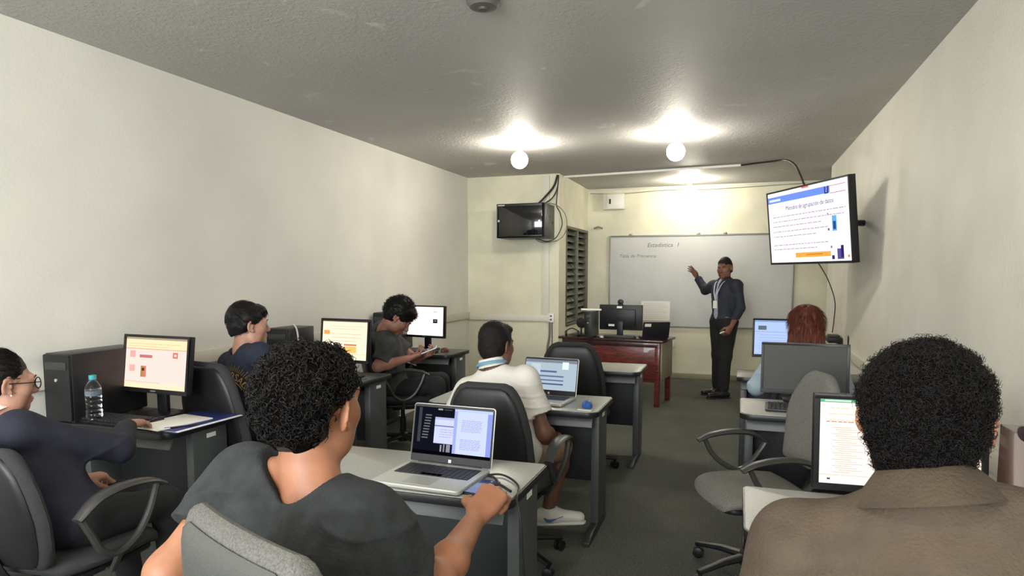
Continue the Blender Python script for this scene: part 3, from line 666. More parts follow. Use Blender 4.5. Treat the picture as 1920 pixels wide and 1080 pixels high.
# ------------------------------------------------------------ whiteboard
t = thing('whiteboard', 'wide aluminium-framed whiteboard on the back wall', 'whiteboard', (-.53, YB, .745))
bw, bh = 2.42, 1.245
MB().box(-bw / 2, bw / 2, -.018, -.004, 0, bh).build('panel', mat('whiteboard_enamel', (188, 189, 186), .42, var=.02, vscale=2), t)
mb = MB(); f = .022
mb.box(-bw / 2 - .005, bw / 2 + .005, -.028, 0, -f, 0); mb.box(-bw / 2 - .005, bw / 2 + .005, -.028, 0, bh, bh + f); mb.box(-bw / 2 - f, -bw / 2, -.028, 0, -f, bh + f); mb.box(bw / 2, bw / 2 + f, -.028, 0, -f, bh + f)
fr = mb.build('frame', mat('board_frame', (142, 140, 132), .4, metal=.3), t, bev=.002)
for x in (-.93, .0, .35): MB().lathe([(.02, -.004), (.028, 0), (.018, .022)], c=(x, -.014, bh + .022), n=14).build('hanger', MATS['board_frame'], fr)
INK = mat('faded_marker_ink', (104, 104, 98), .8)
wx = 0
for s_, dx_ in (('Estadística', -.03), ('I', .215)): text_obj(s_, .085, INK, 'written_word', t, Matrix.Translation((-.49 + dx_, -.0185, bh - .12)) @ Matrix.Rotation(R(90), 4, 'X'), .0003, .2)
for s_, dx_ in (('Tabla', -.20), ('de', -.075), ('Frecuencia', .115)): text_obj(s_, .062, INK, 'written_word', t, Matrix.Translation((-.82 + dx_, -.0185, bh - .27)) @ Matrix.Rotation(R(90), 4, 'X') @ Matrix.Rotation(R(-2), 4, 'Z'), .0003, .2)
t = thing('poster_sheet', 'white sheet of paper taped low on the whiteboard', 'paper sheet', (-1.095, YB - .0195, .81), 0)
MB().box(-.20, .20, -.002, 0, 0, .275).build('sheet', mat('sheet_white', (236, 234, 228), .7), t)
mb = MB()
for k in range(9): mb.box(-.17, .17 - .03 * (k % 3), -.003, -.002, .03 + k * .026, .034 + k * .026)
mb.build('printed_lines', mat('faint_print', (196, 192, 182), .8), t)

# ------------------------------------------------------------ network rack
t = thing('network_cabinet', 'black wall-mounted network cabinet with a glass door on the left of the alcove', 'network cabinet', (-2.44, YP, 1.895))
MB().box(-.30, .30, -.40, 0, 0, .40).build('housing', BLKM, t, bev=.006)
MB().box(-.28, .26, -.408, -.40, .03, .37).build('glass_door', mat('smoked_glass', (20, 20, 22), .08, coat=.6), t, bev=.002)
mb = MB(); mb.box(-.30, -.28, -.412, -.40, 0, .40); mb.box(.26, .30, -.412, -.40, 0, .40); mb.box(-.28, .26, -.412, -.40, 0, .03); mb.box(-.28, .26, -.412, -.40, .37, .40)
mb.build('door_frame', BLKM, t, bev=.002)
MB().lathe([(.014, 0), (.014, .012)], n=14, Q=Euler((R(90), 0, 0)).to_matrix(), c=(-.27, -.41, .2)).build('lock', CHROME, t)
MB().box(-.285, -.2, -.4135, -.4118, .375, .388).build('name_plate', SILVER, t)
for k in range(3): MB().lathe([(.018, 0), (.018, .004)], n=14, Q=Euler((0, R(90), 0)).to_matrix(), c=(.299, -.32 + k * .12, .31 - .06 * k)).build('vent_knob', BLK, t)
px_ = XA - .10
def cable(pts, label, r=.006, m=CABLE, name='cable'): return tag(MB().tube(curve_pts(pts, 7), r, 8).build(name, m), label, 'cable')
cable([(-2.10, YP - .02, 2.66), (-2.14, YP - .05, 2.52), (-2.24, YP - .12, 2.38), (-2.30, YP - .16, 2.31)], 'thick black cable from the ceiling corner into the network cabinet', .012)
cable([(-2.085, YP - .02, 2.66), (-2.10, YP - .03, 2.5), (-2.15, YP - .08, 2.38), (-2.25, YP - .1, 2.31)], 'thinner black cable beside the thick one above the network cabinet', .007)
cable([(-2.09, YP - .02, 2.60), (-2.10, YP - .02, 2.45), (-2.11, YP - .02, 2.3), (-2.06, YP - .0 - .03, 2.2), (-2.03, YP - .06, 2.05), (-2.10, YP - .1, 1.9), (-2.2, YP - .16, 1.86), (-2.32, YP - .2, 1.9)], 'black cable looping round the right side of the cabinet', .006)
cable([(-2.25, YP - .15, 2.31), (-2.10, YP - .12, 2.30), (-1.98, YP - .1, 2.18), (-1.97, YP - .08, 2.0), (-2.06, YP - .1, 1.88), (-2.25, YP - .14, 1.85), (-2.35, YP - .15, 1.9)], 'grey outer cable loop beside the cabinet', .005, CABLEG)
cable([(-2.19, YP - .02, .88), (-2.19, YP - .03, .7), (-2.22, YP - .03, .5), (-2.2, YP - .03, .25), (-2.21, YP - .03, .02)], 'grey cable bundle hanging from the duct to the floor', .012, CABLEG)
cable([(-2.16, YP - .02, .88), (-2.155, YP - .03, .6), (-2.17, YP - .03, .3), (-2.16, YP - .04, .02)], 'thin black cable hanging beside the grey bundle', .005)
cable([(-2.05, YB - .02, 2.62), (-1.6, YB - .02, 2.60), (-1.0, YB - .02, 2.625), (-.4, YB - .02, 2.615), (.2, YB - .02, 2.63), (.8, YB - .02, 2.645)], 'thin dark cable sagging along the top of the back wall', .005, mat('beige_cable', (140, 134, 116), .6))
cable([(-.01, 7.93, CH - .012), (.15, 7.86, CH - .008), (.32, 7.78, CH - .008), (.44, 7.6, CH - .03), (.50, 7.3, CH - .12), (.50, 6.7, 2.40), (.52, 6.2, 2.19)], 'black cable from the ceiling duct down to the television', .009)
cable([(.62, 6.2, 1.60), (.80, 6.9, 1.42), (.93, 7.4, 1.2), (.955, 7.6, 1.0), (.95, 7.65, .86)], 'thin black cable hanging below the television to the right wall', .005)
t = thing('router', 'small black router box on the duct at the right wall', 'router', (.90, 7.15, .81), R(90))
MB().box(-.13, .13, -.06, .06, 0, .05).build('case', BLK, t, bev=.004)
MB().box(-.08, .08, -.05, .05, .05, .07).build('upper_tray', DGREY, t, bev=.004)

# ------------------------------------------------------------ television
TVW, TVH = 1.20, .64
t = thing('television', 'large flat television tilted on the right wall showing a slide', 'television', (.545, 5.975, 1.555), 0)
dx, dy = .82 - .29, 5.41 - 6.53; ang = math.atan2(dy, dx)
t.rotation_euler = (0, 0, ang)
Q = Matrix.Rotation(R(6.0), 4, 'X')
def tb(mb, name, m, par=t, bev=.002):
    mb.v = [tuple(Q @ Vector(p)) for p in mb.v]; return mb.build(name, m, par, bev=bev)
tb(MB().box(-TVW / 2, TVW / 2, 0, .045, 0, TVH), 'housing', BLK)
b_ = .014
mb = MB(); mb.box(-TVW / 2, TVW / 2, -.01, 0, 0, b_ + .004); mb.box(-TVW / 2, TVW / 2, -.01, 0, TVH - b_, TVH); mb.box(-TVW / 2, -TVW / 2 + b_, -.01, 0, 0, TVH); mb.box(TVW / 2 - b_, TVW / 2, -.01, 0, 0, TVH)
tb(mb, 'bezel', BLK, bev=0)
sw, sh = TVW - 2 * b_, TVH - 2 * b_
tv = [(0, 0, 1, 1, (250, 246, 255), 1.0), (0, .055, .80, .145, (112, 146, 236), .95), (.02, .09, .18, .12, (226, 236, 255), 1), (.74, .06, .785, .15, (52, 62, 160), .8), (.755, .06, .77, .13, (180, 190, 240), .9),
      (.80, .06, .97, .068, (214, 120, 136), .9), (.80, .15, .97, .158, (190, 110, 130), .9), (.47, .0, .56, .02, (236, 120, 130), .9)]
LV = (196, 178, 196)
tv += lines(.06, .97, .34, 3, .068, LV, .85, .013, seed=21) + lines(.06, .80, .55, 2, .07, LV, .85, .013, seed=22) + lines(.06, .80, .74, 2, .06, LV, .85, .013, seed=23)
tv += [(.36, .865, .79, .93, (250, 168, 70), .95), (.50, .89, .70, .898, (160, 100, 50), .8), (.82, .43, .87, .62, (110, 176, 226), .9), (.83, .5, .86, .6, (40, 90, 160), .7), (.86, .84, .93, .97, (110, 90, 170), .7), (.90, .8, .93, .95, (60, 50, 130), .6), (.80, .92, .83, .97, (70, 60, 140), .6),
       (.79, .8, .81, .83, (120, 150, 210), .8), (.77, .58, .79, .61, (90, 110, 160), .8), (.77, .39, .785, .41, (130, 150, 200), .8), (.97, .92, .99, .95, (220, 160, 90), .8)]
screen(t, sw, sh, tv, y=-.004, z0=b_, Q=Q)
TXT = emis('slide_text', (96, 80, 130), .6)
text_obj('Métodos de agrupación de datos', .052, TXT, 'slide_title', t, Q @ Matrix.Translation((.06, -.0108, TVH * .745)) @ Matrix.Rotation(R(90), 4, 'X'), .0002)
text_obj('U', .055, emis('slide_blue', (40, 48, 150), .7), 'slide_logo', t, Q @ Matrix.Translation((.33, -.0108, TVH * .885)) @ Matrix.Rotation(R(90), 4, 'X'), .0002)
MB().obox((0, .09, .33), (.16, .03, .12), (0, 0, 0)).build('mount_plate', BLKM, t, bev=.004)
ti = Matrix.Rotation(-ang, 4, 'Z')
e = ti @ Vector((XR - .545 - .01, .12, .33))
MB().tube([(0, .1, .33), e], .025, 8).build('mount_arm', BLKM, t)
# ============================================================ PEOPLE (smooth distance-field bodies)
class Noise3:
    def __init__(s, seed): s.t = np.random.default_rng(seed).random((32, 32, 32)).astype(np.float32)
    def __call__(s, P, f):
        q = P * f; i = np.floor(q).astype(int); u = q - i; u = u * u * (3 - 2 * u); r = 0
        for a in (0, 1):
            for b in (0, 1):
                for c in (0, 1):
                    wt = (u[..., 0] if a else 1 - u[..., 0]) * (u[..., 1] if b else 1 - u[..., 1]) * (u[..., 2] if c else 1 - u[..., 2])
                    r = r + wt * s.t[(i[..., 0] + a) & 31, (i[..., 1] + b) & 31, (i[..., 2] + c) & 31]
        return r * 2 - 1
NZ = Noise3(5)
def V3(*a): return np.array(a, float)
def nrm(v): v = np.asarray(v, float); return v / (np.linalg.norm(v) + 1e-9)
class SDF:
    def __init__(s): s.p = []; s.cl = []; s.disp = None
    def E(s, c, r, Q=None, k=.02, op='+', clip=None):
        s.p.append(('E', np.array(c, float), np.array(r, float), np.eye(3) if Q is None else Q, k, op, clip)); return s
    def C(s, a, b, ra, rb=None, k=.02, op='+', clip=None, flat=None):
        s.p.append(('C', np.array(a, float), np.array(b, float), (ra, ra if rb is None else rb, flat), k, op, clip)); return s
    def clip(s, pt, n): s.cl.append((np.array(pt, float), nrm(n))); return s
    def mesh(s, h):
        lo = np.full(3, 1e9); hi = -lo
        for q in s.p:
            if q[5] != '+': continue
            if q[0] == 'E': m = float(np.max(q[2])); a, b = q[1] - m, q[1] + m
            else: m = max(q[3][:2]); a, b = np.minimum(q[1], q[2]) - m, np.maximum(q[1], q[2]) + m
            lo = np.minimum(lo, a); hi = np.maximum(hi, b)
        lo -= 4 * h + .012; hi += 4 * h + .012
        N = np.ceil((hi - lo) / h).astype(int) + 1
        F = np.full(N, .1, np.float32)
        for q in s.p:
            k = q[4]
            if q[0] == 'E': m = float(np.max(q[2])); a, b = q[1] - m, q[1] + m
            else: m = max(q[3][:2]); a, b = np.minimum(q[1], q[2]) - m, np.maximum(q[1], q[2]) + m
            mg = k + 3 * h
            i0 = np.maximum(0, np.floor((a - mg - lo) / h).astype(int)); i1 = np.minimum(N, np.ceil((b + mg - lo) / h).astype(int) + 1)
            if np.any(i1 <= i0): continue
            ax = [lo[d] + h * np.arange(i0[d], i1[d]) for d in range(3)]
            X, Y, Z = np.meshgrid(*ax, indexing='ij'); P = np.stack([X, Y, Z], -1)
            if q[0] == 'E':
                L = (P - q[1]) @ q[3]; r = q[2]
                k0 = np.sqrt(((L / r) ** 2).sum(-1)); k1 = np.sqrt(((L / r ** 2) ** 2).sum(-1)) + 1e-9
                d = k0 * (k0 - 1) / k1
            else:
                ab = q[2] - q[1]; t = np.clip(((P - q[1]) @ ab) / (ab @ ab + 1e-12), 0, 1)
                D = P - q[1] - t[..., None] * ab
                if q[3][2] is not None:
                    n_, f_ = q[3][2]; dn = D @ n_; D = D + (1 / f_ - 1) * dn[..., None] * n_
                d = np.sqrt((D ** 2).sum(-1)) - (q[3][0] + t * (q[3][1] - q[3][0]))
            if q[6] is not None:
                d = np.maximum(d, (P - np.asarray(q[6][0])) @ nrm(q[6][1]))
            S = F[i0[0]:i1[0], i0[1]:i1[1], i0[2]:i1[2]]
            if q[5] == '+':
                hh = np.maximum(k - np.abs(S - d), 0) / max(k, 1e-6); R_ = np.minimum(S, d) - hh * hh * k * .25
            else:
                d = -d; hh = np.maximum(k - np.abs(S - d), 0) / max(k, 1e-6); R_ = np.maximum(S, d) + hh * hh * k * .25
            F[i0[0]:i1[0], i0[1]:i1[1], i0[2]:i1[2]] = R_
        if s.cl:
            ax = [lo[d] + h * np.arange(N[d]) for d in range(3)]
            for pt, n in s.cl:
                pl = ((ax[0] - pt[0]) * n[0])[:, None, None] + ((ax[1] - pt[1]) * n[1])[None, :, None] + ((ax[2] - pt[2]) * n[2])[None, None, :]
                F = np.maximum(F, pl.astype(np.float32))
        if s.disp is not None:
            m = np.abs(F) < .03; idx = np.argwhere(m); F[m] += s.disp(lo + idx * h).astype(np.float32)
        return surfnet(F, lo, h)
def surfnet(F, lo, h):
    S = F < 0; c = np.zeros(np.array(F.shape) - 1, np.int8)
    offs = [(a, b, d) for a in (0, 1) for b in (0, 1) for d in (0, 1)]
    nx, ny, nz = c.shape
    for a, b, d in offs: c += S[a:a + nx, b:b + ny, d:d + nz]
    idx = np.argwhere((c > 0) & (c < 8)); G = np.full(c.shape, -1, np.int32); G[tuple(idx.T)] = np.arange(len(idx))
    val = np.stack([F[idx[:, 0] + a, idx[:, 1] + b, idx[:, 2] + d] for a, b, d in offs], 1); off = np.array(offs, float)
    acc = np.zeros((len(idx), 3)); cnt = np.zeros(len(idx))
    for i in range(8):
        for j in range(i + 1, 8):
            if np.abs(off[i] - off[j]).sum() != 1: continue
            fa, fb = val[:, i], val[:, j]; m = (fa < 0) != (fb < 0)
            t = np.where(m, fa / np.where(m, fa - fb, 1), 0)
            acc += m[:, None] * (off[i] + t[:, None] * (off[j] - off[i])); cnt += m
    V = lo + (idx + acc / cnt[:, None]) * h
    Q = []
    for ax in range(3):
        sl0 = [slice(1, -1)] * 3; sl1 = [slice(1, -1)] * 3; sl0[ax] = slice(0, -1); sl1[ax] = slice(1, None)
        A = S[tuple(sl0)]; B = S[tuple(sl1)]; e = np.argwhere(A != B)
        inside = A[tuple(e.T)]
        base = e + np.array([0 if d == ax else 1 for d in range(3)])
        u, v = (ax + 1) % 3, (ax + 2) % 3; eu = np.zeros(3, int); eu[u] = 1; ev = np.zeros(3, int); ev[v] = 1
        q = [G[tuple((base - a * eu - b * ev).T)] for a, b in ((1, 1), (0, 1), (0, 0), (1, 0))]
        q = np.stack(q, 1); q[~inside] = q[~inside][:, ::-1]; Q.append(q)
    Q = np.concatenate(Q); Q = Q[(Q >= 0).all(1)]
    # two light smoothing passes
    for lam in (.5, -.48):
        s_ = np.zeros_like(V); n_ = np.zeros(len(V))
        for a, b in ((0, 1), (1, 2), (2, 3), (3, 0)):
            np.add.at(s_, Q[:, a], V[Q[:, b]]); np.add.at(n_, Q[:, a], 1)
            np.add.at(s_, Q[:, b], V[Q[:, a]]); np.add.at(n_, Q[:, b], 1)
        V = V + lam * (s_ / np.maximum(n_, 1)[:, None] - V)
    return V, Q
def np_obj(name, V, Q, m, parent, org):
    me = bpy.data.meshes.new(name); V = (V - org).astype(np.float32); Q = np.asarray(Q, np.int32); k = Q.shape[1]
    me.vertices.add(len(V)); me.vertices.foreach_set('co', V.ravel())
    me.loops.add(Q.size); me.loops.foreach_set('vertex_index', Q.ravel())
    me.polygons.add(len(Q)); me.polygons.foreach_set('loop_start', np.arange(0, Q.size, k, dtype=np.int32)); me.polygons.foreach_set('loop_total', np.full(len(Q), k, np.int32))
    me.update(calc_edges=True); me.validate(); me.polygons.foreach_set('use_smooth', np.ones(len(me.polygons), bool))
    for q in (m if isinstance(m, (list, tuple)) else [m]): me.materials.append(q)
    o = bpy.data.objects.new(name, me); COL.objects.link(o)
    if parent is not None: o.parent = parent
    return o
def curls(V, n, rad, ln, tr, seed, keep=None, spread=.6, turns=1.6, down=0.0, pts=11, comb=None, lift=.12):
    """n small curly locks growing out of the points V (outward from their centre)"""
    rg = np.random.default_rng(seed); C = V.mean(0)
    if keep is not None: V = V[keep(V)]
    P = V[rg.integers(0, len(V), n)]
    N = P - C; N /= np.linalg.norm(N, axis=1)[:, None]
    D = N + rg.normal(0, spread, (n, 3)); D[:, 2] -= down
    if comb is not None:
        cv = np.asarray(comb, float)[None] + 0 * P; cv = cv - N * (cv * N).sum(1)[:, None]; cv /= np.linalg.norm(cv, axis=1)[:, None] + 1e-6; D = cv + N * lift + rg.normal(0, spread, (n, 3))
    D /= np.linalg.norm(D, axis=1)[:, None]
    A = np.cross(D, rg.normal(0, 1, (n, 3))); A /= np.linalg.norm(A, axis=1)[:, None]; B = np.cross(D, A)
    L = ln * rg.uniform(.5, 1.2, n); R0 = rad * rg.uniform(.5, 1.3, n); T = turns * rg.uniform(.6, 1.3, n) * np.where(rg.random(n) < .5, -1, 1)
    t = np.linspace(0, 1, pts)[None, :]
    ang = 2 * np.pi * T[:, None] * t
    rr = (R0[:, None] * np.minimum(1, .3 + 1.5 * t))
    bend = 0 if comb is None else -N[:, None] * (.5 * (L[:, None] * t) ** 2 / .10)[..., None]
    cen = P[:, None] + bend - N[:, None] * (.004 if comb is None else .001) + D[:, None] * (L[:, None] * t)[..., None] + A[:, None] * (rr * (np.cos(ang) - 1))[..., None] + B[:, None] * (rr * np.sin(ang))[..., None]
    tg = np.gradient(cen, axis=1); tg /= np.linalg.norm(tg, axis=2)[..., None] + 1e-9
    u = np.cross(tg, D[:, None]); u /= np.linalg.norm(u, axis=2)[..., None] + 1e-6; v = np.cross(tg, u)
    w_ = (tr * (1 - .75 * t))[..., None]
    ring = np.stack([cen + w_ * (math.cos(a) * u + math.sin(a) * v) for a in (0, 2.094, 4.189)], 2)
    VV = ring.reshape(-1, 3); ii = np.arange(n)[:, None, None] * pts * 3 + np.arange(pts - 1)[None, :, None] * 3 + np.arange(3)[None, None, :]
    jj = np.arange(n)[:, None, None] * pts * 3 + np.arange(pts - 1)[None, :, None] * 3 + ((np.arange(3) + 1) % 3)[None, None, :]
    QQ = np.stack([ii, jj, jj + 3, ii + 3], -1).reshape(-1, 4)
    return VV, QQ

def frame(a, pitch=0, roll=0):
    """columns: right, forward, up for azimuth a (clockwise from +Y), pitch down positive"""
    m = Matrix.Rotation(-R(a), 3, 'Z') @ Matrix.Rotation(-R(pitch), 3, 'X') @ Matrix.Rotation(R(roll), 3, 'Y')
    return np.array(m)
def skin(name, rgb): return mat(name, rgb, .48, sss=.03, bump=.06, bscale=300, var=.04, vscale=20, spec=.4)

def add_hand(S, wr, d, n, s, curl=(20, 25, 15), spread=.0, thumb=.5, sc=1.0, tcurl=0.3):
    """wr wrist, d finger direction, n palm normal, s towards the thumb"""
    d = nrm(d); n = nrm(np.asarray(n) - d * (n @ d)); s = nrm(np.cross(d, n)) * (1 if np.dot(np.cross(d, n), s) > 0 else -1)
    k = .006 * sc
    for i, o in enumerate((.027, .009, -.009, -.026)):
        kn = wr + (d * (.088 - .004 * abs(i - 1)) + s * o) * sc
        S.C(wr + (d * .01 + s * o * .55) * sc, kn, .0145 * sc, .0115 * sc, k=.014 * sc)
        L = [(.043, .027, .021), (.047, .031, .022), (.043, .029, .021), (.034, .021, .019)][i]
        dd = nrm(d + s * (spread * (1.5 - i))); p = kn; a = 0
        for j, l in enumerate(L):
            a += R(curl[j] * (1 + .08 * i)); q = p + (dd * math.cos(a) + n * math.sin(a)) * l * sc
            S.C(p, q, (.0098 - .001 * j) * sc, (.0088 - .001 * j) * sc, k=k if j else .008 * sc); p = q
    S.E(wr + (d * .05) * sc + n * .004, V3(.036, .042, .016) * sc, np.stack([s, d, n], 1), k=.012 * sc)
    t0 = wr + (d * .022 + s * .022 + n * .006) * sc
    t1 = t0 + nrm(d * .55 + s * (.75 * thumb + .25) + n * .35) * .042 * sc
    t2 = t1 + nrm(d * .85 + s * .35 * thumb + n * (.2 + tcurl)) * .032 * sc
    t3 = t2 + nrm(d * .9 + s * (.1 * thumb - .1) + n * (.2 + tcurl * 1.4)) * .024 * sc
    S.C(t0, t1, .016 * sc, .0125 * sc, k=.014 * sc); S.C(t1, t2, .0122 * sc, .0105 * sc, k=k); S.C(t2, t3, .0105 * sc, .0088 * sc, k=k)
    return t3

def add_head(S, H, Q, sc=1.0, fem=False, fat=0.0, sp_ear=20, eo=0.0):
    f = lambda x, y, z: H + Q @ (V3(x, y, z) * sc)
    E = lambda c, r, k=.02, op='+', Q2=None: S.E(f(*c), V3(*r) * sc, Q if Q2 is None else Q @ Q2, k=k * sc, op=op)
    E((0, -.018, .035), (.076, .096, .086)); E((0, .03, -.015), (.061 + fat, .062, .082), .03)
    E((0, .035, -.066), (.047 + fat, .05, .045), .03); E((0, .074, -.094), (.020, .016, .017), .025)
    for s in (-1, 1):
        E((s * .043, .057, -.02), (.022, .022, .024), .03)
        E((s * .052, .02, -.07), (.016 + fat, .03, .03), .03)
        E((s * .031, .099, .006), (.019, .014, .012), .012, '-')
        E((s * .031, .079, .005), (.0145, .0125, .012), .004)
        E((s * .012, .1, -.034), (.010, .011, .008), .008)
        E((s * .006, .109, -.0415), (.0035, .005, .004), .003, '-')
        ear = np.array(Matrix.Rotation(R(-12), 3, 'X') @ Matrix.Rotation(R(s * sp_ear), 3, 'Z'))
        E((s * (.080 + eo), -.012, .000), (.007, .020, .034), .007, Q2=ear)
        E((s * (.087 + eo), -.008, .004), (.006, .012, .021), .004, '-', Q2=ear)
        E((s * (.079 + eo * .6), .001, -.028), (.006, .009, .011), .006); E((s * .080, .004, -.004), (.004, .004, .008), .004)
    S.C(f(-.036, .085, .026), f(.036, .085, .026), .011 * sc, k=.018 * sc)
    S.C(f(0, .086, .014), f(0, .112, -.028), .0075 * sc, .0115 * sc, k=.014 * sc)
    E((0, .093, -.057), (.024, .010, .0065), .006); E((0, .091, -.069), (.021, .0105, .0075), .006)
    S.C(f(-.024, .104, -.0628), f(.024, .104, -.0628), .0028 * sc, k=.003 * sc, op='-')
    return f

def person(name, label, sp):
    h = sp.get('h', .006); org = V3(*sp['org'])
    t = thing(name, label, 'person', tuple(org)); SK = sp['skin']
    pel = V3(*sp['pel']); nb = V3(*sp['nb']); H = V3(*sp['head']); hs = sp.get('hs', 1.0); bs = sp.get('bs', 1.0)
    ab = sp['az']; QB0 = frame(ab); right = QB0[:, 0]
    up = nrm(nb - pel); right = nrm(right - up * (right @ up)); fwd = np.cross(up, right); QB = np.stack([right, fwd, up], 1)
    QH = frame(*sp['face']); sw = sp.get('sw', .185) * bs
    sh = {1: nb + right * sw - up * sp.get('drop', .07), -1: nb - right * sw - up * sp.get('drop', .07)}
    for s in (1, -1):
        if ('sh', s) in sp: sh[s] = V3(*sp[('sh', s)])
    L = np.linalg.norm(nb - pel)
    def torso(S, g, k=.05):
        S.E(pel, V3(.165, .125, .115) * bs + g, QB, k=k); S.E(pel + up * L * .34 + fwd * .01, V3(sp.get('waist', .142), .108, .15) * bs + g, QB, k=k)
        S.E(pel + up * L * .66, V3(sp.get('chest', .158), .115, .165) * bs + g, QB, k=k)
        S.C(sh[1] - right * .045 * bs, sh[-1] + right * .045 * bs, .046 * bs + g, k=k)
        for s in (1, -1):
            S.C(nb + up * .015, sh[s] - s * right * .05 + up * .01, .042 * bs + g, .036 * bs + g, k=.03)
            S.E(sh[s] - s * right * .008, V3(.048, .050, .052) * bs + g, QB, k=.03)
    # --- the body, one continuous surface
    S = SDF(); torso(S, -.012)
    nk = H + QH @ (V3(0, -.022, -.05) * hs)
    S.C(nb - up * .03, nk, .056 * sp.get('neck', 1) * bs, .052 * sp.get('neck', 1) * hs, k=.025)
    hf = add_head(S, H, QH, hs, fat=sp.get('fat', 0), sp_ear=sp.get('ear', 22), eo=sp.get('eo', 0))
    arms = {}
    for s in (1, -1):
        a = sp['arm'][s]; el, wr = V3(*a['el']), V3(*a['wr']); arms[s] = (el, wr)
        S.C(sh[s], el, .046 * bs, .039 * bs, k=.02)
        fm = el + (wr - el) * .3
        S.C(el, fm, .038 * bs, .042 * bs, k=.035); S.C(fm, wr, .042 * bs, .026 * bs, k=.03)
        add_hand(S, wr, V3(*a['d']), V3(*a['n']), V3(*a['s']), a.get('curl', (25, 30, 20)), a.get('spread', .05), a.get('thumb', .5), a.get('hsc', 1.0), a.get('tc', .3))
    if sp.get('legs_skin'):
        for s in (1, -1):
            g = sp['leg'][s]; kn, an = V3(*g['kn']), V3(*g['an']); hp = pel + right * .09 * s
            S.C(hp, kn, .07, .055, k=.03); S.C(kn, kn + (an - kn) * .3, .053, .056, k=.02); S.C(kn + (an - kn) * .3, an, .056, .034, k=.02)
    V, Qd = S.mesh(h); body = np_obj('body', V, Qd, SK, t, org)
    # --- shirt
    c = sp['top']; T = SDF(); g = c.get('loose', .010); torso(T, g)
    for s in (1, -1):
        el, wr = arms[s]; fr = c['sleeve']; d = nrm(el - sh[s])
        if fr <= 1:
            e = sh[s] + (el - sh[s]) * fr; T.C(sh[s], e + d * .03, .048 * bs + g, .052 * bs + g * 1.5, k=.06, clip=(e, d))
        else:
            T.C(sh[s], el, .047 * bs + g, .042 * bs + g, k=.055); e = el + (wr - el) * min(1, fr - 1); d2 = nrm(wr - el)
            T.C(el, e + d2 * .02, .043 * bs + g * .9, .032 * bs + g * .6, k=.02, clip=(e, d2))
    if c.get('hem', True): T.clip(pel - up * c.get('hemz', .06), -up)
    for q_ in c.get('extra', []): T.C(q_[0], q_[1], q_[2], q_[3], k=.05)
    nr = c.get('neckr', .066); T.C(nb - up * .015 + fwd * c.get('scoop', .01), nb + up * .16, nr, nr + .03, k=.014, op='-')
    amp = c.get('fold', .005)
    def dsp(P, amp=amp, nb=nb, right=right, up=up, fwd=fwd):
        q = np.stack([P @ right, P @ fwd, P @ up], -1)
        f1 = np.sin(q[..., 2] * 34 + 7 * NZ(P, 4.0) + q[..., 0] * 13); f2 = NZ(P, 13.0)
        rg_ = (1 - np.abs(np.sin(q[..., 2] * 20 + 4.5 * NZ(P + 9, 3.0) + q[..., 0] * 9))) ** 3 * np.clip(NZ(P + 5, 4.5) + .35, 0, 1)
        return amp * np.clip((np.linalg.norm(P - nb, axis=-1) - .10) / .06, 0, 1) * (.5 * f1 * np.abs(NZ(P + 3, 3.2)) + .4 * f2 - 1.1 * rg_)
    T.disp = dsp
    V, Qd = T.mesh(h); shirt = np_obj(c.get('name', 'shirt'), V, Qd, c['m'], t, org)
    if 'ring' in c:      # knitted neck ring or collar
        r0, r1, z0, z1, th, nm, mm = c['ring']; mb = MB(); cen = nb + fwd * c.get('ringf', .004)
        lean = c.get('lean', .0); prf = [(r0 + th, z0), (r1 + th, z1), (r1, z1 + .002), (r1 - th * .5, z1), (r0 - th * .3, z0)]
        vs = []; n = 36
        for (r, z) in prf:
            for j in range(n):
                q = 2 * math.pi * j / n; vs.append(cen + right * r * math.cos(q) + fwd * r * math.sin(q) * .92 + up * (z + c.get('rz', .048) - lean * math.sin(q)) - org)
        m_ = len(prf); fs = [(i * n + j, i * n + (j + 1) % n, ((i + 1) % m_) * n + (j + 1) % n, ((i + 1) % m_) * n + j) for i in range(m_) for j in range(n)]
        mb.add(vs, fs).build(nm, mm, shirt)
    # --- trousers and shoes
    b = sp['pants']; T = SDF(); T.E(pel, V3(.168, .13, .115) * bs + .004, QB, k=.03)
    for s in (1, -1):
        g = sp['leg'][s]; kn, an = V3(*g['kn']), V3(*g['an']); hp = pel + right * .085 * s * bs - up * .02
        pw = b.get('w', 1.0); T.C(hp, kn, .088 * bs * pw, .066 * bs * pw, k=.03)
        if b.get('short'):
            e = kn - nrm(kn - hp) * .02; T.p[-1] = ('C', hp, kn, (.09 * bs, .08 * bs, None), .03, '+', (e, kn - hp))
        else: T.C(kn, an, .064 * bs * pw, .052 * bs * pw, k=.03, clip=(an, an - kn))
    T.disp = lambda P: .004 * NZ(P, 12.0)
    V, Qd = T.mesh(max(h, .007)); np_obj('trousers' if not b.get('short') else 'shorts', V, Qd, b['m'], t, org)
    for s in (1, -1):
        g = sp['leg'][s]; an = V3(*g['an']); fd = V3(*g['f']); fd[2] = 0; fd = nrm(fd); sd = np.cross(fd, V3(0, 0, 1)); z0 = g.get('z', 0.0)
        S = SDF(); bz = an.copy(); bz[2] = z0 + .045
        S.C(bz - fd * .045, bz + fd * .03 + V3(0, 0, .0), .042, .043, k=.02); S.C(bz + fd * .03, bz + fd * .165 - V3(0, 0, .012), .043, .034, k=.03, flat=(V3(0, 0, 1), .9))
        S.C(bz, V3(*g['an']) * 1.0 + V3(0, 0, .0), .04, .042, k=.02, clip=(an + V3(0, 0, .005), V3(0, 0, 1))); S.clip((0, 0, z0 + .002), (0, 0, -1))
        V, Qd = S.mesh(.006); so = np_obj('shoe', V, Qd, g.get('m', sp['shoe']), t, org)
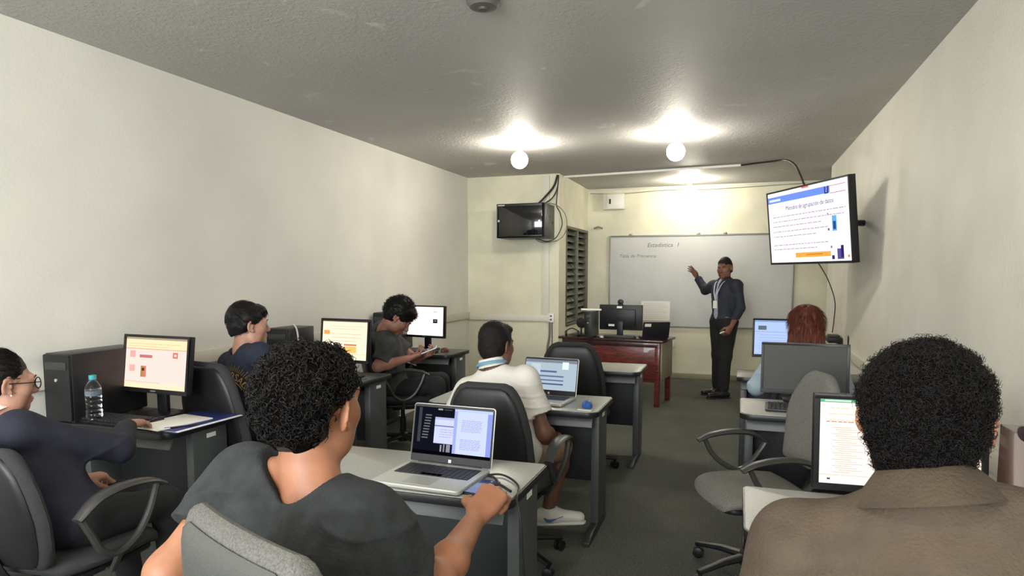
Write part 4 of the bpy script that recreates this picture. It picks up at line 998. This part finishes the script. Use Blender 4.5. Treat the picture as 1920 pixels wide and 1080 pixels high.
        if g.get('swoosh'):
            q = bz - org; ss = V3(*g['swoosh']); pts = [q + ss * .050 + fd * x + V3(0, 0, z) for x, z in ((-.03, .004), (-.005, -.012), (.03, -.004), (.075, .012))]
            MB().tube(curve_pts(pts), [.002 + .007 * math.sin(math.pi * min(1, i / 18)) for i in range(25)], 6).build('swoosh', mat('swoosh_blue', (60, 96, 150), .5), so)
        S = SDF(); S.C(bz - fd * .05 - V3(0, 0, .03), bz + fd * .17 - V3(0, 0, .03), .043, .038, k=.01); S.clip((0, 0, z0 + .0), (0, 0, -1)); S.clip((0, 0, z0 + .016), (0, 0, 1))
        V, Qd = S.mesh(.007); np_obj('sole', V, Qd, g.get('sole', BLK), so, org)
    # --- hair
    HM = sp['hairm']; st = sp['hair']; S = SDF()
    E = lambda c, r, k=.02, op='+': S.E(hf(*c), V3(*r) * hs, QH, k=k * hs, op=op)
    if st == 'curly':
        fade = SDF(); fade.E(hf(0, -.024, .030), V3(.0785, .0945, .089) * hs, QH, k=.01); fade.E(hf(0, -.045, -.035), V3(.062, .058, .06) * hs, QH, k=.03)
        fade.E(hf(0, .115, -.03), V3(.085, .075, .12) * hs, QH, k=.004, op='-'); fade.clip(hf(0, -.1, -.072), QH @ V3(0, .25, -1))
        for s in (1, -1): fade.E(hf(s * .085, .0, -.035), V3(.03, .040, .05) * hs, QH, k=.003, op='-'); fade.E(hf(s * .085, .045, -.05), V3(.04, .05, .06) * hs, QH, k=.003, op='-')
        V, Qd = fade.mesh(.004); np_obj('faded_hair', V, Qd, sp['fadem'], t, org)
        E((0, -.022, .062), (.089, .104, .070)); E((0, -.052, .03), (.084, .080, .078), .03); E((0, -.056, -.02), (.070, .056, .062), .03)
        E((0, .13, -.04), (.12, .075, .095), .012, '-')
        for s in (1, -1): E((s * .10, .012, -.038), (.052, .075, .072), .02, '-')
        S.disp = lambda P: .006 * NZ(P, 62.0) + .006 * NZ(P, 28.0)
    elif st == 'fuzzy':
        E((0, -.018, .045), (.090, .104, .082)); E((0, -.04, .0), (.078, .080, .080), .03); E((0, -.05, -.045), (.058, .052, .05), .03)
        E((0, .13, -.05), (.12, .075, .11), .012, '-')
        for s in (1, -1): E((s * .100, .0, -.02), (.042, .05, .050), .012, '-'); E((s * .095, -.03, -.085), (.04, .05, .045), .02, '-')
        S.disp = lambda P: .006 * NZ(P, 55.0) + .007 * NZ(P, 25.0)
    elif st == 'short':
        tx, ty, tz = sp.get('hv', (.0, .0, .0))
        E((0, -.02, .043), (.080 + tx, .100 + ty, .090 + tz)); E((0, -.04, -.005), (.072, .072, .072), .02); E((0, -.045, -.04), (.056, .05, .04), .02)
        if sp.get('fringe'): E((0, .055, .085), (.062, .045, .030), .02)
        E((0, .135, -.06 + sp.get('hl', 0)), (.13, .07, .125), .008, '-')
        for s in (1, -1):
            E((s * .088, .012, -.045), (.03, .05, .058), .008, '-')
        S.disp = lambda P: .003 * NZ(P, 60.0) + .003 * NZ(P, 30.0)
        S.clip(hf(0, -.1, sp.get('nape', -.078)), QH @ V3(0, .35, -1))
    elif st == 'long':
        E((0, -.015, .045), (.092, .112, .092)); E((0, -.04, -.03), (.100, .085, .11), .03); E((0, -.055, -.13), (.112, .062, .12), .04); E((.03, -.055, -.21), (.105, .05, .10), .04)
        E((0, .13, -.08), (.068, .09, .16), .02, '-')
        S.disp = lambda P: .004 * NZ(P * V3(1, 1, .12), 90.0) + .004 * NZ(P * V3(1, 1, .2), 36.0)
    elif st == 'bun':
        E((0, -.02, .043), (.079, .099, .089)); E((0, -.05, -.01), (.068, .062, .066), .02); E((0, -.13, .02), (.045, .042, .045), .012)
        E((0, .14, -.045), (.13, .075, .12), .006, '-')
        for s in (1, -1): E((s * .09, .02, -.055), (.03, .05, .06), .006, '-')
        S.disp = lambda P: .002 * NZ(P, 50.0)
    V, Qd = S.mesh(sp.get('hh', .005)); hr = np_obj('hair', V, Qd, mat('matte_black_hair', (14, 12, 11), .95, spec=.0) if st in ('curly', 'fuzzy') else HM, t, org)
    if 'curls' in sp:
        qf = QH[:, 1]; 
        VV, QQ = curls(V, *sp['curls'], keep=lambda P: ((P - H) @ qf < sp.get('curlf', .07) * hs) & ((P - H) @ QH[:, 2] > sp.get('curlz', -.03)) & ((np.abs((P - H) @ QH[:, 0]) < .062 * hs) | ((P - H) @ QH[:, 2] > .022) | ((P - H) @ qf < -.045)), **sp.get('curlk', {}))
        np_obj('curly_locks', VV, QQ, HM, hr, org)
    # --- eyes, brows, mouth
    hl = lambda x, y, z: hf(x, y, z) - org
    if sp.get('facey', True):
        for s in (1, -1):
            MB().lathe([(.0126 * math.sin(a) * hs, .0126 * math.cos(a) * hs) for a in np.linspace(.02, 3.12, 10)], c=hl(s * .031, .0806, .004), n=14).build('eye', mat('eye_white', (186, 176, 168), .3), t)
            MB().lathe([(.0055, 0), (.005, .0015), (.001, .002)], c=hl(s * .031, .0925, .004), n=12, Q=Matrix(QH.tolist()) @ Euler((R(-90), 0, 0)).to_matrix()).build('iris', mat('dark_iris', (30, 20, 16), .2), t)
            MB().tube([hl(s * .017, .098, .024), hl(s * .032, .0985, .030), hl(s * .047, .088, .025)], [.0030, .0034, .0018], 8).build('eyebrow', HM, t)
        MB().tube([hl(-.023, .0915, -.0628), hl(-.01, .0985, -.0620), hl(0, .0995, -.0630), hl(.01, .0985, -.0620), hl(.023, .0915, -.0628)], [.001, .0036, .0038, .0036, .001], 8).build('lips', sp.get('lipm', mat('lips', (150, 88, 80), .5)), t)
    return dict(root=t, org=org, hf=hl, shirt=shirt, nb=nb, right=right, fwd=fwd, up=up, QB=QB, QH=QH, pel=pel, sh=sh, L=L, hair=hr)

HAIRB = mat('black_hair', (20, 17, 16), .6, bump=.5, bscale=260, spec=.25)
HAIRC = mat('curly_black_hair', (17, 14, 13), .5, spec=.22)
HAIRR = mat('auburn_hair', (92, 44, 30), .5, bump=.4, bscale=60, aniso=(8, 8, .6), var=.35, vscale=14, spec=.3)
HAIRK = mat('straight_black_hair', (20, 17, 17), .45, bump=.4, bscale=90, aniso=(6, 1, 1), spec=.3)
SK1 = skin('warm_tan_skin', (150, 102, 76)); SK2 = skin('tan_skin', (150, 106, 88)); SK3 = skin('light_tan_skin', (176, 132, 112)); SK4 = skin('brown_skin', (110, 74, 58)); SK5 = skin('deep_brown_skin', (124, 84, 66))
FADE = mat('faded_hair_skin', (40, 28, 23), .7, var=.3, vscale=60)
TEE = mat('dark_grey_cotton', (32, 36, 37), .9, bump=.25, bscale=120, var=.18, vscale=26)
TEEG = mat('charcoal_cotton', (66, 67, 68), .9, bump=.2, bscale=150, var=.1, vscale=20)
NAVY = mat('navy_cotton', (30, 36, 52), .9, bump=.2, bscale=150, var=.1, vscale=20)
BLAZ = mat('navy_blazer_cloth', (27, 29, 44), .85, bump=.2, bscale=150, var=.1, vscale=18)
BROWN = mat('brown_jacket_cloth', (66, 54, 41), .8, bump=.3, bscale=160, var=.09, vscale=12)
WHT = mat('white_polo_cotton', (214, 210, 202), .85, bump=.15, bscale=150)
LBLU = mat('pale_blue_cotton', (168, 186, 198), .85, bump=.15, bscale=150)
DNAV = mat('dark_navy_shirt', (32, 36, 50), .75, bump=.1, bscale=150, var=.1, vscale=20)
BLKT = mat('black_trouser_cloth', (22, 22, 24), .85, bump=.15, bscale=150)
JEAN = mat('dark_denim', (34, 38, 50), .85, bump=.2, bscale=200)
KHAK = mat('khaki_cloth', (150, 124, 96), .85, bump=.2, bscale=150, var=.15, vscale=9)
BSHOE = mat('black_leather', (24, 22, 22), .3); WSHOE = mat('white_leather', (216, 212, 204), .45); WSOLE = mat('white_sole', (206, 202, 194), .5)

# 1 man in the dark grey T-shirt, foreground
P1 = person('person', 'man with curly black hair in a dark grey T-shirt, arm reaching to the silver laptop', dict(
    org=(-.73, 1.15, 0), h=.0045, hh=.004, pel=(-.66, 1.19, .56), nb=(-.855, 1.175, 1.05), head=(-.872, 1.225, 1.188), hs=1.06, ear=58, eo=.012, bs=1.0, neck=1.08, az=12, face=(8, -2, 4), sw=.185, fat=.002, waist=.165, chest=.165, **{})| {('sh', 1): (-.705, 1.165, .972), ('sh', -1): (-1.06, 1.21, 1.018)}|dict(
    skin=SK1, hair='curly', hairm=HAIRC, fadem=FADE, curls=(3400, .0066, .015, .0022, 3), curlk=dict(spread=.7, turns=1.3), curlz=-.05, facey=True,
    arm={1: dict(el=(-.62, 1.30, .79), wr=(-.635, 1.585, .84), d=(.20, .80, .42), n=(-.15, .50, -.85), s=(-1, .1, .2), curl=(42, 60, 40), thumb=.75, tc=.6, hsc=1.12, spread=.06),
         -1: dict(el=(-1.10, 1.03, .865), wr=(-1.02, 1.27, .80), d=(.5, .85, -.1), n=(0, 0, -1), s=(1, -.3, 0), curl=(30, 35, 20))},
    leg={1: dict(kn=(-.66, 1.60, .52), an=(-.66, 1.66, .10), f=(0, 1, 0)), -1: dict(kn=(-.92, 1.60, .52), an=(-.94, 1.64, .10), f=(-.1, 1, 0))},
    top=dict(m=TEE, sleeve=.60, loose=.010, fold=.010, neckr=.072, extra=[((-.97, 1.17, .93), (-.88, 1.16, .74), .085, .10)], scoop=.004, name='t_shirt'), pants=dict(m=JEAN), shoe=BSHOE))
# 2 man in the brown jacket
P2 = person('person', 'man with bushy black hair in a brown jacket seen from behind at the right', dict(
    org=(.40, 1.05, 0), h=.006, hh=.005, pel=(.40, 1.05, .56), nb=(.305, 1.20, 1.095), head=(.308, 1.29, 1.228), hs=1.05, bs=1.04, neck=1.1, ear=32, eo=.006, az=14, face=(14, 4, 3), sw=.205, drop=.05,
    skin=SK1, hair='fuzzy', hairm=HAIRC, curls=(11000, .0046, .015, .0011, 5), curlk=dict(spread=.8, turns=1.5), curlz=-.10, facey=True,
    arm={1: dict(el=(.72, 1.22, .80), wr=(.68, 1.50, .79), d=(-.2, 1, 0), n=(0, 0, -1), s=(-1, 0, 0)), -1: dict(el=(.03, 1.18, .79), wr=(.14, 1.46, .79), d=(.3, 1, 0), n=(0, 0, -1), s=(1, 0, 0))},
    leg={1: dict(kn=(.56, 1.50, .52), an=(.56, 1.52, .10), f=(0, 1, 0)), -1: dict(kn=(.34, 1.50, .52), an=(.32, 1.52, .10), f=(0, 1, 0))},
    top=dict(m=BROWN, sleeve=1.93, loose=.018, fold=.012, neckr=.062, ring=(.112, .064, -.030, .024, .006, 'collar', BROWN), name='jacket', ringf=.006), pants=dict(m=BLKT), shoe=BSHOE))
# 3 woman in the navy blazer
P3 = person('person', 'woman with glasses and a navy blazer at the left edge, one hand on a mouse', dict(
    org=(-2.40, 1.78, 0), h=.006, pel=(-2.36, 1.80, .54), nb=(-2.60, 1.71, .905), head=(-2.625, 1.745, 1.062), hs=1.0, bs=.96, az=14, face=(16, 4, 0), sw=.17, neck=.92,
    skin=SK3, hair='bun', hairm=HAIRK, curls=(1800, .0008, .05, .0008, 9), curlk=dict(spread=.05, turns=.3, comb=(-.3, -1, .2), lift=.02, pts=7), curlf=.05,  waist=.14,
    arm={1: dict(el=(-2.34, 1.99, .775), wr=(-2.555, 2.215, .805), d=(-.30, .95, -.03), n=(0, 0, -1), s=(-1, -.3, 0), curl=(14, 22, 16), thumb=.6),
         -1: dict(el=(-2.64, 1.88, .68), wr=(-2.58, 2.00, .62), d=(.4, .9, 0), n=(0, 0, -1), s=(1, 0, 0), curl=(45, 50, 30))},
    leg={1: dict(kn=(-2.26, 2.12, .52), an=(-2.27, 2.18, .10), f=(0, 1, 0)), -1: dict(kn=(-2.50, 2.12, .52), an=(-2.52, 2.16, .10), f=(0, 1, 0))},
    top=dict(m=BLAZ, sleeve=1.90, loose=.014, fold=.007, neckr=.066, ring=(.074, .060, -.006, .024, .005, 'white_collar', WHT), name='blazer'), pants=dict(m=BLKT), shoe=BSHOE, lipm=mat('rose_lips', (176, 96, 92), .45)))
hl = P3['hf']; gl = bpy.data.objects.new('glasses', None); COL.objects.link(gl); gl.parent = P3['root']
for s in (1, -1):
    MB().tube([hl(s * .034 + .027 * math.cos(a), .106, .002 + .021 * math.sin(a)) for a in np.linspace(0, 6.283, 22)], .0022, 6).build('glasses_rim', BLK, gl)
    MB().tube([hl(s * .060, .104, .008), hl(s * .078, .05, .008), hl(s * .082, -.005, .008)], .002, 6).build('temple_arm', BLK, gl)
MB().tube([hl(-.008, .107, .006), hl(.008, .107, .006)], .002, 6).build('bridge', BLK, gl)
MB().lathe([(.001, -.004), (.004, 0), (.001, .004)], c=hl(.084, .002, -.036), n=10).build('earring', mat('pearl', (230, 224, 214), .2), P3['root'])
# 4 man in the navy T-shirt
P4 = person('person', 'man with straight black hair in a navy T-shirt with a gold back print, in profile', dict(
    org=(-2.52, 3.2, 0), h=.006, pel=(-2.57, 3.22, .56), nb=(-2.72, 3.14, 1.03), head=(-2.685, 3.165, 1.178), hs=1.03, bs=.98, az=20, face=(34, 0, 0), sw=.195, drop=.055, neck=1.0,
    skin=SK3, hair='short', hairm=HAIRK, hv=(.004, .004, .006), fringe=True, hl=-.005, nape=-.058, curls=(2200, .0008, .045, .0010, 10), curlk=dict(spread=.08, turns=.3, comb=(.3, .6, -.5), lift=.05, pts=7), curlf=.11, 
    arm={1: dict(el=(-2.42, 3.28, .80), wr=(-2.30, 3.50, .76), d=(-.3, 1, 0), n=(0, 0, -1), s=(-1, 0, 0)), -1: dict(el=(-2.93, 3.34, .80), wr=(-2.68, 3.54, .76), d=(.3, 1, 0), n=(0, 0, -1), s=(1, 0, 0))},
    leg={1: dict(kn=(-2.34, 3.62, .52), an=(-2.33, 3.64, .10), f=(0, 1, 0)), -1: dict(kn=(-2.56, 3.66, .52), an=(-2.6, 3.68, .10), f=(0, 1, 0))},
    top=dict(m=NAVY, sleeve=.7, loose=.012, fold=.005, neckr=.064, name='t_shirt'), pants=dict(m=JEAN), shoe=BSHOE))
# 5 man looking at his phone
P5 = person('person', 'man with wavy black hair in a charcoal T-shirt bent over a white phone', dict(
    org=(-2.610, 5.020, 0), h=.006, pel=(-2.750, 4.960, .55), nb=(-2.735, 4.800, 1.015), head=(-2.625, 4.850, 1.12), hs=1.14, bs=1.02, az=56, face=(60, 42, 0), sw=.18, neck=1.05,
    skin=SK2, hair='short', hairm=HAIRC, hv=(.014, .012, .022), fringe=True, hl=.0, curls=(2400, .005, .022, .0016, 8), curlk=dict(spread=.6, turns=.9), curlz=-.03, curlf=.11,
    arm={1: dict(el=(-2.670, 4.600, .745), wr=(-2.480, 4.780, .80), d=(.8, .5, .25), n=(-.3, .3, .9), s=(-.5, .8, .3), curl=(40, 45, 30), thumb=.4, tc=.8),
         -1: dict(el=(-2.610, 5.100, .75), wr=(-2.430, 4.950, .80), d=(.85, -.3, .25), n=(-.3, -.2, .9), s=(-.3, -.9, .3), curl=(40, 45, 30), thumb=.4)},
    leg={1: dict(kn=(-2.330, 4.960, .56), an=(-2.290, 4.980, .10), f=(.8, .5, 0)), -1: dict(kn=(-2.390, 5.180, .56), an=(-2.350, 5.240, .10), f=(.8, .5, 0))},
    top=dict(m=TEEG, sleeve=.72, loose=.016, fold=.006, neckr=.066, name='t_shirt'), pants=dict(m=BLKT), shoe=BSHOE))
# 6 man in the white polo
P6 = person('person', 'man with cropped hair in a white polo and blue neck ribbon seen from behind', dict(
    org=(-1.12, 3.24, 0), h=.0055, pel=(-1.10, 3.24, .53), nb=(-1.205, 3.26, .955), head=(-1.205, 3.31, 1.095), hs=.98, bs=.95, az=6, face=(18, 2, 0), sw=.185, neck=1.0,
    skin=SK4, hair='short', hairm=HAIRB, curls=(2600, .0006, .009, .0009, 12), curlk=dict(spread=.35, turns=.2, pts=4), curlf=.10, curlz=-.07, hv=(.002, .0, .006), fringe=True, hl=.0, legs_skin=True,
    arm={1: dict(el=(-.925, 3.26, .655), wr=(-.93, 3.44, .60), d=(-.2, 1, -.1), n=(0, 0, -1), s=(-1, 0, 0)), -1: dict(el=(-1.45, 3.30, .68), wr=(-1.26, 3.50, .64), d=(.4, 1, 0), n=(0, 0, -1), s=(1, 0, 0))},
    leg={1: dict(kn=(-.89, 3.50, .53), an=(-.945, 3.42, .20), f=(.9, .35, 0), z=.115, m=WSHOE, sole=WSOLE, swoosh=(.35, -.93, 0)), -1: dict(kn=(-1.20, 3.62, .50), an=(-1.22, 3.60, .10), f=(0, 1, 0), m=WSHOE, sole=WSOLE)},
    top=dict(m=WHT, sleeve=.62, loose=.018, fold=.006, neckr=.060, ring=(.070, .060, -.01, .032, .005, 'collar', WHT), name='polo_shirt', hemz=.10), pants=dict(m=KHAK, short=True), shoe=WSHOE))
# 7 red-haired person
P7 = person('person', 'person with long auburn hair in a pale blue top behind the switched-off monitor', dict(
    org=(.43, 4.72, 0), h=.006, pel=(.43, 4.66, .55), nb=(.43, 4.70, .975), head=(.43, 4.74, 1.135), hs=1.04, bs=.98, az=0, face=(2, 6, 0), sw=.195, neck=.95,
    skin=SK3, hair='long', hairm=HAIRR, curls=(2600, .0008, .055, .0012, 14), curlk=dict(spread=.02, turns=.3, comb=(0, 0, -1), lift=-.03, pts=7), curlz=-.30,
    arm={1: dict(el=(.68, 4.78, .72), wr=(.58, 5.0, .77), d=(-.2, 1, 0), n=(0, 0, -1), s=(-1, 0, 0)), -1: dict(el=(.135, 4.70, .72), wr=(.26, 4.98, .77), d=(.2, 1, 0), n=(0, 0, -1), s=(1, 0, 0))},
    leg={1: dict(kn=(.54, 5.05, .52), an=(.54, 5.08, .10), f=(0, 1, 0)), -1: dict(kn=(.33, 5.05, .52), an=(.33, 5.08, .10), f=(0, 1, 0))},
    top=dict(m=LBLU, sleeve=1.9, loose=.014, fold=.005, neckr=.064, name='blouse'), pants=dict(m=JEAN), shoe=BSHOE))
# 8 the teacher
P8 = person('person', 'man in a navy shirt and black trousers standing at the whiteboard, one arm raised', dict(
    org=(-.17, 8.25, 0), h=.0065, pel=(-.145, 8.28, .915), nb=(-.145, 8.315, 1.395), head=(-.150, 8.275, 1.535), hs=1.0, bs=.97, az=222, face=(204, 6, 4), sw=.185, neck=1.0,
    skin=SK5, hair='short', hairm=HAIRB, curls=(900, .0012, .008, .0014, 13), curlk=dict(spread=.5, turns=.5, pts=4), curlf=.10, curlz=-.05, hv=(-.002, -.002, .002), hl=.004, waist=.13, lipm=mat('dark_lips', (96, 54, 48), .5),
    arm={1: dict(el=(-.375, 8.52, 1.275), wr=(-.475, 8.62, 1.42), d=(-.55, .1, .8), n=(-.45, -.5, -.25), s=(.75, -.2, .5), curl=(8, 14, 10), spread=.16, thumb=1.0, tc=.0),
         -1: dict(el=(.035, 8.18, 1.075), wr=(-.06, 8.03, .865), d=(-.45, -.3, -.85), n=(-.6, .6, 0), s=(-.6, -.5, .5), curl=(45, 55, 30), thumb=.4)},
    leg={1: dict(kn=(-.20, 8.36, .50), an=(-.20, 8.42, .095), f=(-.95, -.35, 0)), -1: dict(kn=(-.12, 8.20, .50), an=(-.13, 8.20, .095), f=(-.9, -.42, 0))},
    top=dict(m=DNAV, sleeve=1.96, loose=.017, fold=.005, neckr=.058, ring=(.064, .058, -.01, .028, .004, 'collar', DNAV), name='dress_shirt', hemz=-.02), pants=dict(m=BLKT, w=1.22), shoe=BSHOE))
def on_front(P, u, v, d):   # a point on the chest: u to the right, v up from the pelvis, d forward
    return P['pel'] + P['right'] * u + P['up'] * v + P['fwd'] * d - P['org']
TIE = mat('striped_grey_tie', (150, 152, 166), .6, var=.3, vscale=60, aniso=(1, 1, 6))
mb = MB()
tp = [(.50, .062, .012), (.47, .085, .017), (.43, .112, .012), (.30, .140, .018), (.18, .138, .023), (.08, .140, .028), (.05, .138, .024), (.02, .136, .004)]
vs = []
for v, d, w_ in tp: vs += [on_front(P8, -w_, v, d), on_front(P8, w_, v, d), on_front(P8, w_, v, d - .012), on_front(P8, -w_, v, d - .012)]
fs = [(4 * i + a, 4 * i + (a + 1) % 4, 4 * i + 4 + (a + 1) % 4, 4 * i + 4 + a) for i in range(len(tp) - 1) for a in range(4)] + [(0, 1, 2, 3), (28, 29, 30, 31)]
mb.add(vs, fs).build('tie', TIE, P8['root'])
mb = MB(); LAN = mat('lanyard_ribbon', (186, 190, 204), .6)
mb.tube(curve_pts([on_front(P8, .065, .485, .03), on_front(P8, .055, .44, .10), on_front(P8, .03, .34, .142), on_front(P8, -.0, .24, .15)]), .005, 6, flat=(1.6, .5))
mb.tube(curve_pts([on_front(P8, -.065, .485, .03), on_front(P8, -.055, .44, .10), on_front(P8, -.03, .34, .142), on_front(P8, -.0, .24, .15)]), .005, 6, flat=(1.6, .5))
mb.build('lanyard', LAN, P8['root'])
bq = Matrix(P8['QB'].tolist())
MB().obox(on_front(P8, 0, .19, .152), (.030, .002, .045), bq).build('name_badge', PAPER, P8['root'])
MB().obox(P8['pel'] + P8['up'] * .02 + P8['fwd'] * .0 - P8['org'], (.002, .001, .001), bq)
# belt
vs = []; n = 32
for z in (.012, .045):
    for j in range(n):
        a = 2 * math.pi * j / n; q = P8['pel'] + P8['right'] * .171 * math.cos(a) + P8['fwd'] * .131 * math.sin(a) + P8['up'] * z - P8['org']; vs.append(q)
MB().add(vs, [(j, (j + 1) % n, (j + 1) % n + n, j + n) for j in range(n)]).build('belt', BSHOE, P8['root'])
tag(MB().tube([(-.012, -.03, 0), (.02, .03, .01)], .010, 10).tube([(-.02, -.045, -.003), (-.012, -.03, 0)], .007, 8).build('board_marker', PAPER, loc=(-.155, 7.965, .80)), 'white marker in the lowered hand of the man at the whiteboard', 'marker')
# ribbon round the neck of the man in the white polo
nb = P6['nb'] - P6['org']; r_, f_, u_ = P6['right'], P6['fwd'], P6['up']
MB().tube([nb + r_ * .080 * math.cos(a) + f_ * (.078 * math.sin(a) + .006) + u_ * (.050 - .012 * math.sin(a)) for a in np.linspace(math.pi * .93, math.pi * 2.07, 20)], .009, 8, flat=(.4, 1)).build('neck_ribbon', mat('ribbon_blue', (104, 150, 176), .6), P6['shirt'])
# phone in the hands of the man in charcoal
phone((-2.36, 4.86, .855), (R(22), R(8), az(66)), 'white phone held by the man in the charcoal T-shirt', m=PAPER)
# gold print on the back of the navy T-shirt
GOLD = mat('gold_print', (196, 160, 84), .6)
def back_print():
    p = P4; c = p['pel'] + p['up'] * p['L'] * .60; out = []
    sh = p['shirt']; dg = bpy.context.evaluated_depsgraph_get(); dg.update()
    from mathutils.bvhtree import BVHTree
    me = sh.data; bv = BVHTree.FromPolygons([v.co for v in me.vertices], [tuple(q.vertices) for q in me.polygons])
    def proj(u, v):
        o = Vector(c - p['org'] + p['right'] * u + p['up'] * v - p['fwd'] * .5); hit = bv.ray_cast(o, Vector(p['fwd']))
        return (hit[0] - Vector(p['fwd']) * .003) if hit[0] is not None else o + Vector(p['fwd']) * .36
    mb = MB()
    for k in range(34):     # sunburst rays
        a = R(-10 + 200 * k / 33); r0, r1 = .118, .140 + .012 * (k % 2)
        q = []
        for rr_, da in ((r0, -.012), (r0, .012), (r1, .004), (r1, -.004)): q.append(proj(rr_ * math.cos(a + da), rr_ * math.sin(a + da)))
        mb.add(q, [(0, 1, 2, 3)])
    mb.build('printed_rays', GOLD, sh)
    cu = bpy.data.curves.new('x', 'FONT'); cu.size = .058; cu.align_x = 'CENTER'; cu.resolution_u = 2
    s = 'UNIVERSAL'
    for i, ch in enumerate(s):
        cu.body = ch; t = bpy.data.objects.new('x', cu); COL.objects.link(t); dg = bpy.context.evaluated_depsgraph_get(); dg.update()
        m2 = bpy.data.meshes.new_from_object(t.evaluated_get(dg)); bpy.data.objects.remove(t)
        a = R(168 - 156 * i / (len(s) - 1)); ra = .072
        for v in m2.vertices:
            x, y = v.co.x, v.co.y; aa = a - x / (ra + .02); rr_ = ra + y
            # text reads from behind: the wearer's left is the reader's left
            v.co = proj(rr_ * math.cos(aa), rr_ * math.sin(aa))
        m2.materials.clear(); m2.materials.append(GOLD); o = bpy.data.objects.new('printed_letter', m2); COL.objects.link(o); o.parent = sh
    for rr_, w_ in ((.062, .003),):
        q = []; n = 30
        for k in range(n): a = R(-5 + 190 * k / (n - 1)); q += [proj((rr_ - w_) * math.cos(a), (rr_ - w_) * math.sin(a)), proj((rr_ + w_) * math.cos(a), (rr_ + w_) * math.sin(a))]
        MB().add(q, [(2 * k, 2 * k + 1, 2 * k + 3, 2 * k + 2) for k in range(n - 1)]).build('printed_ring', GOLD, sh)
back_print()

# ------------------------------------------------------------ groups of like things
GR = {'desk': 'desks of the computer room', 'office chair': 'office chairs in the computer room', 'monitor': 'computer monitors on the desks', 'laptop': 'open laptops on the desks',
      'keyboard': 'black keyboards on the desks', 'mouse': 'computer mice on the desks', 'computer tower': 'computer towers on the desks', 'person': 'people in the classroom', 'phone': 'mobile phones',
      'power outlet': 'outlets on the walls', 'cable': 'cables in the room'}
for o in SC.objects:
    if o.parent is None and o.get('category') in GR and not o.get('group'): o['group'] = GR[o['category']]
for o in SC.objects:
    if o.get('group') == 'desks of the middle column': o['group'] = GR['desk']
